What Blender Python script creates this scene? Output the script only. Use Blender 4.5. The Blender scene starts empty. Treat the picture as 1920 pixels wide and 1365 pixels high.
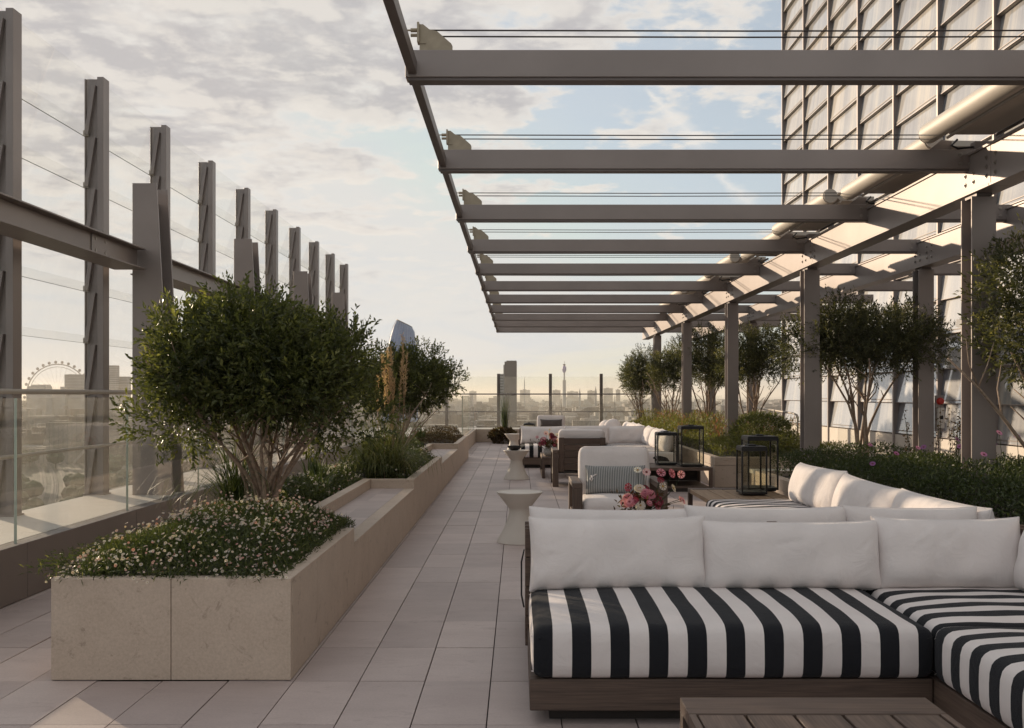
import bpy, bmesh, math, random
import numpy as np
from mathutils import Vector, Matrix

scene = bpy.context.scene
COL = scene.collection
R = math.radians

# ------------------------------------------------------------------ camera
EYE = 1.31
cd = bpy.data.cameras.new('camera')
cam = bpy.data.objects.new('camera', cd)
COL.objects.link(cam)
cam.location = (0, 0, EYE)
cam.rotation_euler = (R(90), 0, 0)
cd.sensor_width = 36
cd.sensor_fit = 'HORIZONTAL'
FPX = 1864.0
cd.lens = FPX / 1920 * 36
cd.shift_x = -0.00625
cd.shift_y = 0.02995
cd.clip_start = 0.05
cd.clip_end = 80000
scene.camera = cam

# ------------------------------------------------------------------ light
SUN_AZ = R(-43)      # left of the view axis (+Y)
SUN_EL = R(11.0)
scene.view_settings.view_transform = 'Standard'
scene.view_settings.look = 'None'
scene.view_settings.exposure = 0.24
scene.view_settings.gamma = 1.0
scene.view_settings.use_curve_mapping = False
scene.cycles.use_denoising = True
scene.cycles.max_bounces = 10
scene.cycles.diffuse_bounces = 4
scene.cycles.glossy_bounces = 4
scene.cycles.transparent_max_bounces = 24
scene.cycles.volume_bounces = 1
scene.cycles.caustics_reflective = False
scene.cycles.caustics_refractive = False
scene.cycles.sample_clamp_indirect = 6.0

sd = bpy.data.lights.new('sun', 'SUN')
sun = bpy.data.objects.new('sun', sd)
COL.objects.link(sun)
sd.energy = 4.4
sd.angle = R(0.6)
sd.color = (1.0, 0.80, 0.58)
to_sun = Vector((math.sin(SUN_AZ) * math.cos(SUN_EL), math.cos(SUN_AZ) * math.cos(SUN_EL), math.sin(SUN_EL)))
sun.rotation_euler = (-to_sun).to_track_quat('-Z', 'Y').to_euler()
sun.location = (-30, 40, 30)


def build_world():
    w = bpy.data.worlds.new('World')
    scene.world = w
    w.use_nodes = True
    nt = w.node_tree
    nt.nodes.clear()
    N, L = nt.nodes.new, nt.links.new

    def math_n(op, a=None, b=None, clamp=False):
        n = N('ShaderNodeMath')
        n.operation = op
        n.use_clamp = clamp
        for i, v in enumerate((a, b)):
            if v is None:
                continue
            if isinstance(v, (int, float)):
                n.inputs[i].default_value = v
            else:
                L(v, n.inputs[i])
        return n.outputs[0]

    def mix(fac, a, b):
        n = N('ShaderNodeMix')
        n.data_type = 'RGBA'
        for s, v in ((n.inputs[0], fac), (n.inputs[6], a), (n.inputs[7], b)):
            if isinstance(v, (int, float)):
                s.default_value = v
            elif isinstance(v, tuple):
                s.default_value = v + (1,)
            else:
                L(v, s)
        return n.outputs[2]

    def smooth(v, lo, hi):
        n = N('ShaderNodeMapRange')
        n.interpolation_type = 'SMOOTHSTEP'
        L(v, n.inputs[0])
        n.inputs[1].default_value = lo
        n.inputs[2].default_value = hi
        return n.outputs[0]

    sky = N('ShaderNodeTexSky')
    sky.sky_type = 'NISHITA'
    sky.sun_disc = False
    sky.sun_elevation = SUN_EL
    sky.sun_rotation = SUN_AZ
    sky.altitude = 60
    sky.air_density = 1.0
    sky.dust_density = 1.2
    sky.ozone_density = 1.2
    tc = N('ShaderNodeTexCoord')
    sep = N('ShaderNodeSeparateXYZ')
    L(tc.outputs['Generated'], sep.inputs[0])
    zc = math_n('ADD', math_n('MAXIMUM', sep.outputs[2], 0.0), 0.13)
    px = math_n('DIVIDE', sep.outputs[0], zc)
    py = math_n('DIVIDE', sep.outputs[1], zc)
    comb = N('ShaderNodeCombineXYZ')
    L(px, comb.inputs[0])
    L(py, comb.inputs[1])

    def noise(scale, detail, rough, off, dist=0.0):
        m = N('ShaderNodeMapping')
        L(comb.outputs[0], m.inputs[0])
        m.inputs['Location'].default_value = off
        n = N('ShaderNodeTexNoise')
        n.inputs['Scale'].default_value = scale
        n.inputs['Detail'].default_value = detail
        n.inputs['Roughness'].default_value = rough
        n.inputs['Distortion'].default_value = dist
        L(m.outputs[0], n.inputs['Vector'])
        return n.outputs[0]

    OFF = (2.2, 8.1, 0.0)
    big = noise(0.55, 2.0, 0.5, OFF)
    fine = noise(4.6, 10.0, 0.57, (OFF[0] + 3, OFF[1] + 1, 0), 0.1)
    # the same field looked up a little towards the sun: gives the clouds a lit and a shaded side
    fine2 = noise(4.6, 7.0, 0.57, (OFF[0] + 3 - 0.045, OFF[1] + 1 + 0.05, 0), 0.1)
    dens = math_n('ADD', math_n('MULTIPLY', big, 0.95), math_n('MULTIPLY', fine, 1.0))
    cover = smooth(dens, 0.915, 1.02)
    thick = smooth(dens, 0.97, 1.14)
    lit = smooth(math_n('SUBTRACT', fine, fine2), -0.05, 0.12)
    cirrus = math_n('ADD', math_n('MULTIPLY', smooth(noise(0.9, 8.0, 0.66, (1.0, 7.0, 0), 1.6), 0.42, 0.75), 0.30), 0.50)
    # pale evening sky: the clear air is veiled by thin high cloud
    grey = N('ShaderNodeHueSaturation')
    grey.inputs['Saturation'].default_value = 0.82
    L(sky.outputs[0], grey.inputs['Color'])
    dk = N('ShaderNodeMix')
    dk.data_type = 'RGBA'
    dk.blend_type = 'DARKEN'
    dk.inputs[0].default_value = 1.0
    L(grey.outputs[0], dk.inputs[6])
    dk.inputs[7].default_value = (5.3, 4.9, 4.3, 1)      # a veil of cloud hides the glare round the sun
    base = mix(cirrus, dk.outputs[2], (3.75, 4.05, 4.35))
    ccol = mix(thick, (4.9, 4.68, 4.4), (3.2, 3.06, 3.08))
    ccol = mix(math_n('MULTIPLY', lit, 0.7), ccol, (5.3, 4.95, 4.5))
    # clouds thin out towards the horizon haze
    fade = smooth(sep.outputs[2], 0.05, 0.19)
    col = mix(math_n('MULTIPLY', math_n('MULTIPLY', cover, fade), 0.9), base, ccol)
    # two short condensation trails
    def trail(a, b, w, off):
        d1 = Vector(((a[0] - 972) / FPX, 1, (740 - a[1]) / FPX)).normalized()
        d2 = Vector(((b[0] - 972) / FPX, 1, (740 - b[1]) / FPX)).normalized()
        n = d1.cross(d2).normalized()
        al = (d2 - d1).normalized()
        def dot(v):
            q = N('ShaderNodeVectorMath')
            q.operation = 'DOT_PRODUCT'
            L(tc.outputs['Generated'], q.inputs[0])
            q.inputs[1].default_value = v
            return q.outputs['Value']
        t = N('ShaderNodeMapRange')
        L(dot(al), t.inputs[0])
        t.inputs[1].default_value = al.dot(d1)
        t.inputs[2].default_value = al.dot(d2)
        t = t.outputs[0]
        wob = math_n('MULTIPLY', math_n('SUBTRACT', noise(9.0, 6.0, .65, off), .5), w * 2.2)
        dist = math_n('ABSOLUTE', math_n('ADD', dot(n), wob))
        wide = math_n('MULTIPLY_ADD', t, w)
        wide.node.inputs[2].default_value = w * .25
        core = math_n('SUBTRACT', 1.0, math_n('DIVIDE', dist, wide), True)
        ends = math_n('MULTIPLY', smooth(t, 0.0, .12), math_n('SUBTRACT', 1.0, smooth(t, .75, 1.0)))
        return math_n('MULTIPLY', math_n('MULTIPLY', core, ends), .62)
    col = mix(trail((1205, 160), (1335, 290), .011, (3, 1, 0)), col, (5.3, 5.05, 4.7))
    col = mix(trail((1335, 310), (1420, 400), .012, (8, 2, 0)), col, (5.2, 5.0, 4.7))
    bg = N('ShaderNodeBackground')
    L(col, bg.inputs[0])
    bg.inputs[1].default_value = 0.14
    out = N('ShaderNodeOutputWorld')
    L(bg.outputs[0], out.inputs[0])


build_world()

# ------------------------------------------------------------------ mesh helpers
def at(px, py, Y):
    """world point at depth Y that the survey of the photograph gives for a far landmark"""
    return Vector(((px - 972) * Y / FPX, Y, EYE + (740 - py) * Y / FPX))


class MB:
    def __init__(s):
        s.v, s.f, s.m = [], [], []

    def add(s, vs, fs, mi=0):
        o = len(s.v)
        s.v += [tuple(p) for p in vs]
        s.f += [tuple(i + o for i in q) for q in fs]
        s.m += [mi] * len(fs)
        return s

    def box(s, x0, x1, y0, y1, z0, z1, mi=0):
        if x0 > x1: x0, x1 = x1, x0
        if y0 > y1: y0, y1 = y1, y0
        vs = [(x0, y0, z0), (x1, y0, z0), (x1, y1, z0), (x0, y1, z0), (x0, y0, z1), (x1, y0, z1), (x1, y1, z1), (x0, y1, z1)]
        return s.add(vs, [(0, 3, 2, 1), (4, 5, 6, 7), (0, 1, 5, 4), (1, 2, 6, 5), (2, 3, 7, 6), (3, 0, 4, 7)], mi)

    def prism(s, poly, a0, a1, axis='y', mi=0):
        n = len(poly)
        def P(u, w, a):
            return {'y': (u, a, w), 'x': (a, u, w), 'z': (u, w, a)}[axis]
        vs = [P(u, w, a0) for u, w in poly] + [P(u, w, a1) for u, w in poly]
        fs = [tuple(range(n)), tuple(range(2 * n - 1, n - 1, -1))]
        fs += [(i, i + n, (i + 1) % n + n, (i + 1) % n) for i in range(n)]
        return s.add(vs, fs, mi)

    def lathe(s, prof, n=24, c=(0, 0, 0), cap=True, mi=0):
        vs = []
        for r, z in prof:
            for k in range(n):
                a = 2 * math.pi * k / n
                vs.append((c[0] + r * math.cos(a), c[1] + r * math.sin(a), c[2] + z))
        fs = []
        for j in range(len(prof) - 1):
            for k in range(n):
                fs.append((j * n + k, j * n + (k + 1) % n, (j + 1) * n + (k + 1) % n, (j + 1) * n + k))
        if cap:
            fs.append(tuple(range(n - 1, -1, -1)))
            fs.append(tuple((len(prof) - 1) * n + k for k in range(n)))
        return s.add(vs, fs, mi)

    def tube(s, pts, rad, n=6, cap=True, mi=0):
        pts = [Vector(p) for p in pts]
        if not hasattr(rad, '__len__'):
            rad = [rad] * len(pts)
        vs = []
        up = None
        for i, p in enumerate(pts):
            t = (pts[min(i + 1, len(pts) - 1)] - pts[max(i - 1, 0)])
            if t.length < 1e-9: t = Vector((0, 0, 1))
            t.normalize()
            if up is None:
                up = Vector((0, 0, 1)) if abs(t.z) < .9 else Vector((1, 0, 0))
            a = t.cross(up)
            if a.length < 1e-6: a = t.cross(Vector((0.3, 1, 0.2)))
            a.normalize()
            b = a.cross(t).normalized()
            up = b
            for k in range(n):
                q = 2 * math.pi * k / n
                vs.append(p + (a * math.cos(q) + b * math.sin(q)) * rad[i])
        fs = []
        for j in range(len(pts) - 1):
            for k in range(n):
                fs.append((j * n + k, j * n + (k + 1) % n, (j + 1) * n + (k + 1) % n, (j + 1) * n + k))
        if cap:
            fs.append(tuple(range(n - 1, -1, -1)))
            fs.append(tuple((len(pts) - 1) * n + k for k in range(n)))
        return s.add(vs, fs, mi)

    def mirror_y(s):
        s.v = [(x, -y, z) for x, y, z in s.v]
        s.f = [tuple(reversed(q)) for q in s.f]
        return s

    def mesh(s, name, fix=True):
        me = bpy.data.meshes.new(name)
        me.from_pydata(s.v, [], s.f)
        if any(s.m):
            me.polygons.foreach_set('material_index', s.m)
        if fix:
            bm = bmesh.new()
            bm.from_mesh(me)
            bmesh.ops.recalc_face_normals(bm, faces=bm.faces)
            bm.to_mesh(me)
            bm.free()
        me.update()
        return me


def put(name, me, mat=None, parent=None, loc=None, smooth=False, bevel=0, rot=None, seg=2):
    if isinstance(me, MB):
        me = me.mesh(name)
    o = bpy.data.objects.new(name, me)
    COL.objects.link(o)
    if mat is not None and len(me.materials) == 0:
        for m in (mat if isinstance(mat, (list, tuple)) else [mat]):
            me.materials.append(m)
    if parent is not None:
        o.parent = parent
    if loc is not None:
        o.location = loc
    if rot is not None:
        o.rotation_euler = rot
    if smooth:
        me.polygons.foreach_set('use_smooth', [True] * len(me.polygons))
        if smooth != True:
            m = None
            try:
                me.set_sharp_from_angle(angle=R(smooth))
            except Exception:
                pass
    if bevel:
        b = o.modifiers.new('bevel', 'BEVEL')
        b.width = bevel
        b.segments = seg
        b.limit_method = 'ANGLE'
        b.angle_limit = R(40)
    return o


def tag(o, label=None, cat=None, group=None, kind=None):
    if label: o['label'] = label
    if cat: o['category'] = cat
    if group: o['group'] = group
    if kind: o['kind'] = kind
    return o


def thing(name, label, cat, loc=(0, 0, 0), group=None, rz=0):
    o = bpy.data.objects.new(name, None)
    COL.objects.link(o)
    o.empty_display_size = 0.1
    o.location = loc
    o.rotation_euler = (0, 0, rz)
    return tag(o, label, cat, group)


def copy_tree(o, parent=None, loc=None, label=None, rz=None):
    c = o.copy()
    COL.objects.link(c)
    c.parent = parent
    if loc is not None: c.location = loc
    if rz is not None: c.rotation_euler = (0, 0, rz)
    if label: c['label'] = label
    for ch in list(o.children):
        copy_tree(ch, c)
    return c


def struct(name, me, mat, parent=None, **k):
    o = put(name, me, mat, parent, **k)
    o['kind'] = 'structure'
    return o

# ------------------------------------------------------------------ materials
def new_mat(name):
    m = bpy.data.materials.new(name)
    m.use_nodes = True
    nt = m.node_tree
    b = nt.nodes['Principled BSDF']
    return m, nt, b


def nd(nt, t, **k):
    n = nt.nodes.new(t)
    for a, v in k.items():
        setattr(n, a, v)
    return n


def tex_noise(nt, vec, scale, detail=4, rough=.55, dist=0.0):
    n = nd(nt, 'ShaderNodeTexNoise')
    n.inputs['Scale'].default_value = scale
    n.inputs['Detail'].default_value = detail
    n.inputs['Roughness'].default_value = rough
    n.inputs['Distortion'].default_value = dist
    nt.links.new(vec, n.inputs['Vector'])
    return n.outputs[0]


def ramp(nt, fac, stops):
    r = nd(nt, 'ShaderNodeValToRGB')
    e = r.color_ramp.elements
    while len(e) < len(stops): e.new(.5)
    for q, (p, c) in zip(e, stops):
        q.position = p
        q.color = c + (1,) if len(c) == 3 else c
    nt.links.new(fac, r.inputs[0])
    return r.outputs[0]


def mixc(nt, fac, a, b, blend='MIX'):
    n = nd(nt, 'ShaderNodeMix', data_type='RGBA', blend_type=blend)
    for s, v in ((n.inputs[0], fac), (n.inputs[6], a), (n.inputs[7], b)):
        if isinstance(v, (int, float)): s.default_value = v
        elif isinstance(v, tuple): s.default_value = v + (1,)
        else: nt.links.new(v, s)
    return n.outputs[2]


def bump(nt, b, h, strength, dist=.002):
    n = nd(nt, 'ShaderNodeBump')
    n.inputs['Strength'].default_value = strength
    n.inputs['Distance'].default_value = dist
    nt.links.new(h, n.inputs['Height'])
    nt.links.new(n.outputs[0], b.inputs['Normal'])


def wpos(nt):
    return nd(nt, 'ShaderNodeNewGeometry').outputs['Position']


def opos(nt, scale=None):
    o = nd(nt, 'ShaderNodeTexCoord').outputs['Object']
    if scale is None:
        return o
    m = nd(nt, 'ShaderNodeMapping')
    m.inputs['Scale'].default_value = scale
    nt.links.new(o, m.inputs[0])
    return m.outputs[0]


def mat_plain(name, c, rough=.6, metal=0.0, var=.12, scale=6, bumpy=0, spec=.5):
    m, nt, b = new_mat(name)
    p = wpos(nt)
    n = tex_noise(nt, p, scale, 5)
    d = tuple(max(0, x * (1 - var)) for x in c)
    e = tuple(min(1, x * (1 + var)) for x in c)
    nt.links.new(ramp(nt, n, [(.3, d), (.7, e)]), b.inputs['Base Color'])
    b.inputs['Roughness'].default_value = rough
    b.inputs['Metallic'].default_value = metal
    b.inputs['Specular IOR Level'].default_value = spec
    if bumpy:
        bump(nt, b, tex_noise(nt, p, scale * 30, 4), bumpy, .001)
    return m


def mat_stone(name, lo, hi, vein, tile=None, rough=.62, vein_amt=.5, streak=(1, 1, 1)):
    m, nt, b = new_mat(name)
    p = wpos(nt)
    mp = nd(nt, 'ShaderNodeMapping')
    mp.inputs['Scale'].default_value = streak
    nt.links.new(p, mp.inputs[0])
    q = mp.outputs[0]
    c = ramp(nt, tex_noise(nt, q, 3.5, 8, .65, .6), [(.28, lo), (.72, hi)])
    fine = tex_noise(nt, p, 90, 5, .7)
    c = mixc(nt, .4, c, ramp(nt, fine, [(.3, tuple(x * .72 for x in lo)), (.7, tuple(min(1, x * 1.12) for x in hi))]))
    v = tex_noise(nt, q, 8.5, 8, .72, 1.6)
    vm = ramp(nt, v, [(.575, (0, 0, 0)), (.66, (1, 1, 1))])
    f = nd(nt, 'ShaderNodeMath', operation='MULTIPLY')
    nt.links.new(vm, f.inputs[0])
    f.inputs[1].default_value = vein_amt
    c = mixc(nt, f.outputs[0], c, vein)
    if tile:
        sn = nd(nt, 'ShaderNodeVectorMath', operation='SUBTRACT')
        nt.links.new(p, sn.inputs[0])
        sn.inputs[1].default_value = tile[1]
        dv = nd(nt, 'ShaderNodeVectorMath', operation='DIVIDE')
        nt.links.new(sn.outputs[0], dv.inputs[0])
        dv.inputs[1].default_value = tile[0]
        fl = nd(nt, 'ShaderNodeVectorMath', operation='FLOOR')
        nt.links.new(dv.outputs[0], fl.inputs[0])
        wn = nd(nt, 'ShaderNodeTexWhiteNoise')
        nt.links.new(fl.outputs[0], wn.inputs['Vector'])
        tone = ramp(nt, wn.outputs['Value'], [(0, (.85, .835, .83)), (.5, (.96, .95, .94)), (1, (1.09, 1.08, 1.06))])
        c = mixc(nt, 1.0, c, tone, 'MULTIPLY')
        # foot traffic wear and old damp marks
        dirt = ramp(nt, tex_noise(nt, p, 1.3, 6, .6, .4), [(.35, (.86, .85, .85)), (.62, (1, 1, 1))])
        c = mixc(nt, .8, c, dirt, 'MULTIPLY')
    nt.links.new(c, b.inputs['Base Color'])
    rr = ramp(nt, fine, [(.3, (rough - .1,) * 3), (.7, (rough + .12,) * 3)])
    nt.links.new(rr, b.inputs['Roughness'])
    bump(nt, b, fine, .25, .0015)
    return m


def mat_wood(name, lo, hi, axis=0, rough=.6):
    m, nt, b = new_mat(name)
    sc = [28, 28, 28]
    sc[axis] = 1.6
    q = opos(nt, tuple(sc))
    g = tex_noise(nt, q, 1.0, 6, .62, 1.2)
    mid = tuple((a + c) / 2 for a, c in zip(lo, hi))
    c = ramp(nt, g, [(.28, lo), (.5, mid), (.74, hi)])
    rnd = nd(nt, 'ShaderNodeObjectInfo').outputs['Random']
    c = mixc(nt, 1.0, c, ramp(nt, rnd, [(0, (.8, .78, .77)), (1, (1.15, 1.12, 1.1))]), 'MULTIPLY')
    sc2 = [160, 160, 160]
    sc2[axis] = 5
    g2 = tex_noise(nt, opos(nt, tuple(sc2)), 1.0, 3, .6)
    c = mixc(nt, .35, c, ramp(nt, g2, [(.35, tuple(x * .55 for x in lo)), (.65, hi)]))
    nt.links.new(c, b.inputs['Base Color'])
    b.inputs['Roughness'].default_value = rough
    bump(nt, b, g2, .35, .0015)
    return m


def mat_fabric(name, c, stripe=None, period=.152, axis=0, phase=0.0, thin=.5, sheen=.25):
    m, nt, b = new_mat(name)
    o = opos(nt)
    n = tex_noise(nt, o, 5, 4)
    col = ramp(nt, n, [(.3, tuple(x * .94 for x in c)), (.7, tuple(min(1, x * 1.03) for x in c))])
    weave = tex_noise(nt, opos(nt, (1, 1, 1)), 900, 2, .6)
    if stripe:
        sp = nd(nt, 'ShaderNodeSeparateXYZ')
        nt.links.new(o, sp.inputs[0])
        a = nd(nt, 'ShaderNodeMath', operation='ADD')
        nt.links.new(sp.outputs[axis], a.inputs[0])
        a.inputs[1].default_value = phase + 100 * period
        # a slight wander so that the stripe edges are not ruler straight
        w = nd(nt, 'ShaderNodeMath', operation='MULTIPLY_ADD')
        nt.links.new(tex_noise(nt, o, 3.0, 2), w.inputs[0])
        w.inputs[1].default_value = .006
        nt.links.new(a.outputs[0], w.inputs[2])
        d = nd(nt, 'ShaderNodeMath', operation='DIVIDE')
        nt.links.new(w.outputs[0], d.inputs[0])
        d.inputs[1].default_value = period
        fr = nd(nt, 'ShaderNodeMath', operation='FRACT')
        nt.links.new(d.outputs[0], fr.inputs[0])
        lt = nd(nt, 'ShaderNodeMath', operation='LESS_THAN')
        nt.links.new(fr.outputs[0], lt.inputs[0])
        lt.inputs[1].default_value = thin
        sc = ramp(nt, weave, [(.3, tuple(x * .6 for x in stripe)), (.7, tuple(x * 1.5 for x in stripe))])
        col = mixc(nt, lt.outputs[0], col, sc)
    nt.links.new(col, b.inputs['Base Color'])
    b.inputs['Roughness'].default_value = .9
    b.inputs['Specular IOR Level'].default_value = .2
    b.inputs['Sheen Weight'].default_value = sheen
    wr = tex_noise(nt, opos(nt, (1, 1, 1)), 9, 5, .6, .8)
    add = nd(nt, 'ShaderNodeMath', operation='MULTIPLY_ADD')
    nt.links.new(wr, add.inputs[0])
    add.inputs[1].default_value = 6.0
    nt.links.new(weave, add.inputs[2])
    bump(nt, b, add.outputs[0], .5, .003)
    return m


def mat_glass(name, tint=(.94, .96, .94), rough=0.0, refl=1.0, dirt=0.0, ior=1.5):
    m, nt, b = new_mat(name)
    nt.nodes.remove(b)
    out = nt.nodes['Material Output']
    tr = nd(nt, 'ShaderNodeBsdfTransparent')
    tr.inputs[0].default_value = tint + (1,)
    gl = nd(nt, 'ShaderNodeBsdfGlossy')
    gl.inputs['Roughness'].default_value = rough
    fr = nd(nt, 'ShaderNodeFresnel')
    fr.inputs[0].default_value = ior
    mu = nd(nt, 'ShaderNodeMath', operation='MULTIPLY')
    nt.links.new(fr.outputs[0], mu.inputs[0])
    # reflect on the entry face only: the straight-through exit face must not act as a mirror
    bf = nd(nt, 'ShaderNodeMath', operation='MULTIPLY_ADD')
    nt.links.new(nd(nt, 'ShaderNodeNewGeometry').outputs['Backfacing'], bf.inputs[0])
    bf.inputs[1].default_value = -refl
    bf.inputs[2].default_value = refl
    nt.links.new(bf.outputs[0], mu.inputs[1])
    mx = nd(nt, 'ShaderNodeMixShader')
    nt.links.new(mu.outputs[0], mx.inputs[0])
    nt.links.new(tr.outputs[0], mx.inputs[1])
    nt.links.new(gl.outputs[0], mx.inputs[2])
    last = mx.outputs[0]
    if dirt:
        df = nd(nt, 'ShaderNodeBsdfTranslucent')
        df.inputs[0].default_value = (.75, .7, .62, 1)
        p = nd(nt, 'ShaderNodeMapping')
        p.inputs['Scale'].default_value = (1, 1, .35)
        nt.links.new(wpos(nt), p.inputs[0])
        f = ramp(nt, tex_noise(nt, p.outputs[0], 7, 8, .7, .5), [(.35, (dirt * .25,) * 3), (.8, (dirt,) * 3)])
        m2 = nd(nt, 'ShaderNodeMixShader')
        nt.links.new(f, m2.inputs[0])
        nt.links.new(last, m2.inputs[1])
        nt.links.new(df.outputs[0], m2.inputs[2])
        last = m2.outputs[0]
    nt.links.new(last, out.inputs[0])
    return m


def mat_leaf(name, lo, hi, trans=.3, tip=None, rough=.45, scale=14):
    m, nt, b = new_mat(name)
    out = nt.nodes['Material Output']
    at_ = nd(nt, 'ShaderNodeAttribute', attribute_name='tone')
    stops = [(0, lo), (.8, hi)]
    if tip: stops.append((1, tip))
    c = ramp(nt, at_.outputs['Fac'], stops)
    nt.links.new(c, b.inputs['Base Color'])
    b.inputs['Roughness'].default_value = rough
    b.inputs['Specular IOR Level'].default_value = .35
    t = nd(nt, 'ShaderNodeBsdfTranslucent')
    c2 = mixc(nt, 1.0, c, (1.55, 1.55, .75), 'MULTIPLY')
    nt.links.new(c2, t.inputs[0])
    mx = nd(nt, 'ShaderNodeMixShader')
    mx.inputs[0].default_value = trans
    nt.links.new(b.outputs[0], mx.inputs[1])
    nt.links.new(t.outputs[0], mx.inputs[2])
    nt.links.new(mx.outputs[0], out.inputs[0])
    return m


M = {}
M['tile'] = mat_stone('paving_stone', (.44, .36, .34), (.555, .468, .44), (.28, .215, .2), tile=((.3, .6, 9), (-.127, 3.945, -4)), vein_amt=.35, streak=(.55, 1.6, 1), rough=.55)
M['joint'] = mat_plain('joint_dark', (.05, .042, .038), .9)  # dark tone of the paving joints, slab and planter core
M['lime'] = mat_stone('planter_limestone', (.46, .36, .28), (.575, .465, .375), (.21, .15, .11), vein_amt=.5)
M['ledge'] = mat_stone('ledge_stone', (.52, .48, .43), (.64, .6, .55), (.4, .36, .32), vein_amt=.2)
M['steel'] = mat_plain('taupe_painted_steel', (.275, .235, .218), .40, .3, .10, 1.4)
M['steel_d'] = mat_plain('dark_taupe_steel', (.15, .125, .115), .45, .25, .06, 2.5)
M['kerb'] = mat_plain('grey_kerb_panel', (.17, .145, .135), .5, .2, .06, 2.0)
M['alu'] = mat_plain('aluminium_cream', (.50, .45, .39), .55, .1, .05, 3)
M['bolt'] = mat_plain('bolt_zinc', (.34, .30, .27), .4, .5)
M['bracket'] = mat_plain('bracket_metal', (.36, .30, .22), .5, .4, .12, 14)
M['cable'] = mat_plain('cable_steel', (.06, .05, .048), .5, .4)
M['black'] = mat_plain('black_metal', (.018, .017, .018), .4, .4)
M['soil'] = mat_plain('soil', (.035, .026, .02), .95, 0, .4, 30, .8)
M['wood'] = mat_wood('teak_brown', (.055, .036, .028), (.15, .10, .074), 0)
M['wood_y'] = mat_wood('teak_brown_y', (.065, .043, .033), (.185, .128, .097), 1)
M['wood_z'] = mat_wood('teak_brown_z', (.055, .036, .028), (.15, .10, .074), 2)
M['wood_gold'] = mat_wood('teak_golden', (.19, .12, .07), (.40, .27, .165), 1)
M['wood_dark'] = mat_plain('plinth_dark', (.03, .022, .018), .7)
WHITE = (.755, .69, .665)
INK = (.014, .0145, .018)
M['white'] = mat_fabric('white_canvas', WHITE)
M['stripe_x'] = mat_fabric('striped_canvas_x', WHITE, INK, .1515, 0, .786, sheen=.06)
M['stripe_y'] = mat_fabric('striped_canvas_y', WHITE, INK, .1515, 1, 0.0, sheen=.06)
M['pin'] = mat_fabric('pinstripe_cloth', (.42, .41, .39), (.10, .11, .115), .016, 0, 0, .45)
M['dark_cloth'] = mat_fabric('charcoal_cloth', (.10, .085, .08))
M['cement'] = mat_plain('pale_cement', (.60, .545, .485), .6, 0, .05, 5, .3)
M['glass'] = mat_glass('balustrade_glass', (.97, .975, .965), 0.0, .9, .05)
M['glass_clear'] = mat_glass('screen_glass', (.985, .985, .98), 0, .6, .022)
M['glass_lantern'] = mat_glass('lantern_glass', (.93, .93, .9), 0, .8, .02)
M['glass_edge'] = mat_plain('glass_edge', (.36, .41, .36), .25, 0, .1, 3)
M['bark'] = mat_plain('bark', (.27, .185, .13), .85, 0, .35, 40, .8)
M['bark_pale'] = mat_plain('bark_pale', (.33, .24, .175), .85, 0, .3, 40, .8)
M['leaf1'] = mat_leaf('evergreen_leaf', (.032, .042, .016), (.125, .138, .048), .42, (.26, .26, .09), rough=.38)
M['leaf2'] = mat_leaf('olive_leaf', (.032, .038, .021), (.112, .115, .058), .38, (.23, .21, .105))
M['leaf_red'] = mat_leaf('russet_leaf', (.05, .022, .015), (.10, .07, .03), .3, (.12, .12, .04))
M['cover'] = mat_leaf('ground_cover_leaf', (.022, .032, .012), (.085, .105, .035), .35, (.20, .20, .07))
M['hedge'] = mat_leaf('hedge_leaf', (.018, .027, .012), (.065, .085, .03), .32, (.14, .15, .05))
M['meadow'] = mat_leaf('meadow_leaf', (.05, .055, .02), (.17, .175, .055), .42, (.24, .10, .09))
M['blade'] = mat_leaf('grass_blade', (.03, .045, .018), (.11, .14, .05), .35, (.30, .27, .12))
M['fountain'] = mat_leaf('fountain_grass_blade', (.06, .07, .03), (.22, .23, .10), .45, (.46, .38, .22))
M['straw'] = mat_leaf('straw_plume', (.36, .24, .165), (.56, .40, .285), .4, (.60, .47, .36))
M['petal_w'] = mat_leaf('white_petal', (.46, .38, .34), (.74, .69, .64), .25, (.56, .25, .25))
M['petal_p'] = mat_leaf('pink_petal', (.42, .10, .17), (.66, .30, .36), .3, (.80, .60, .60))
M['petal_m'] = mat_leaf('magenta_petal', (.10, .006, .016), (.27, .022, .05), .3, (.48, .10, .16))
M['petal_v'] = mat_leaf('violet_petal', (.28, .07, .30), (.50, .20, .50), .3)
M['yolk'] = mat_plain('flower_centre', (.40, .24, .06), .8)
M['wine'] = mat_plain('flower_centre_dark', (.20, .03, .03), .8)
M['red'] = mat_plain('alarm_red', (.50, .03, .02), .4)
M['ceramic'] = mat_plain('ceramic_grey', (.33, .31, .29), .5)


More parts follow.
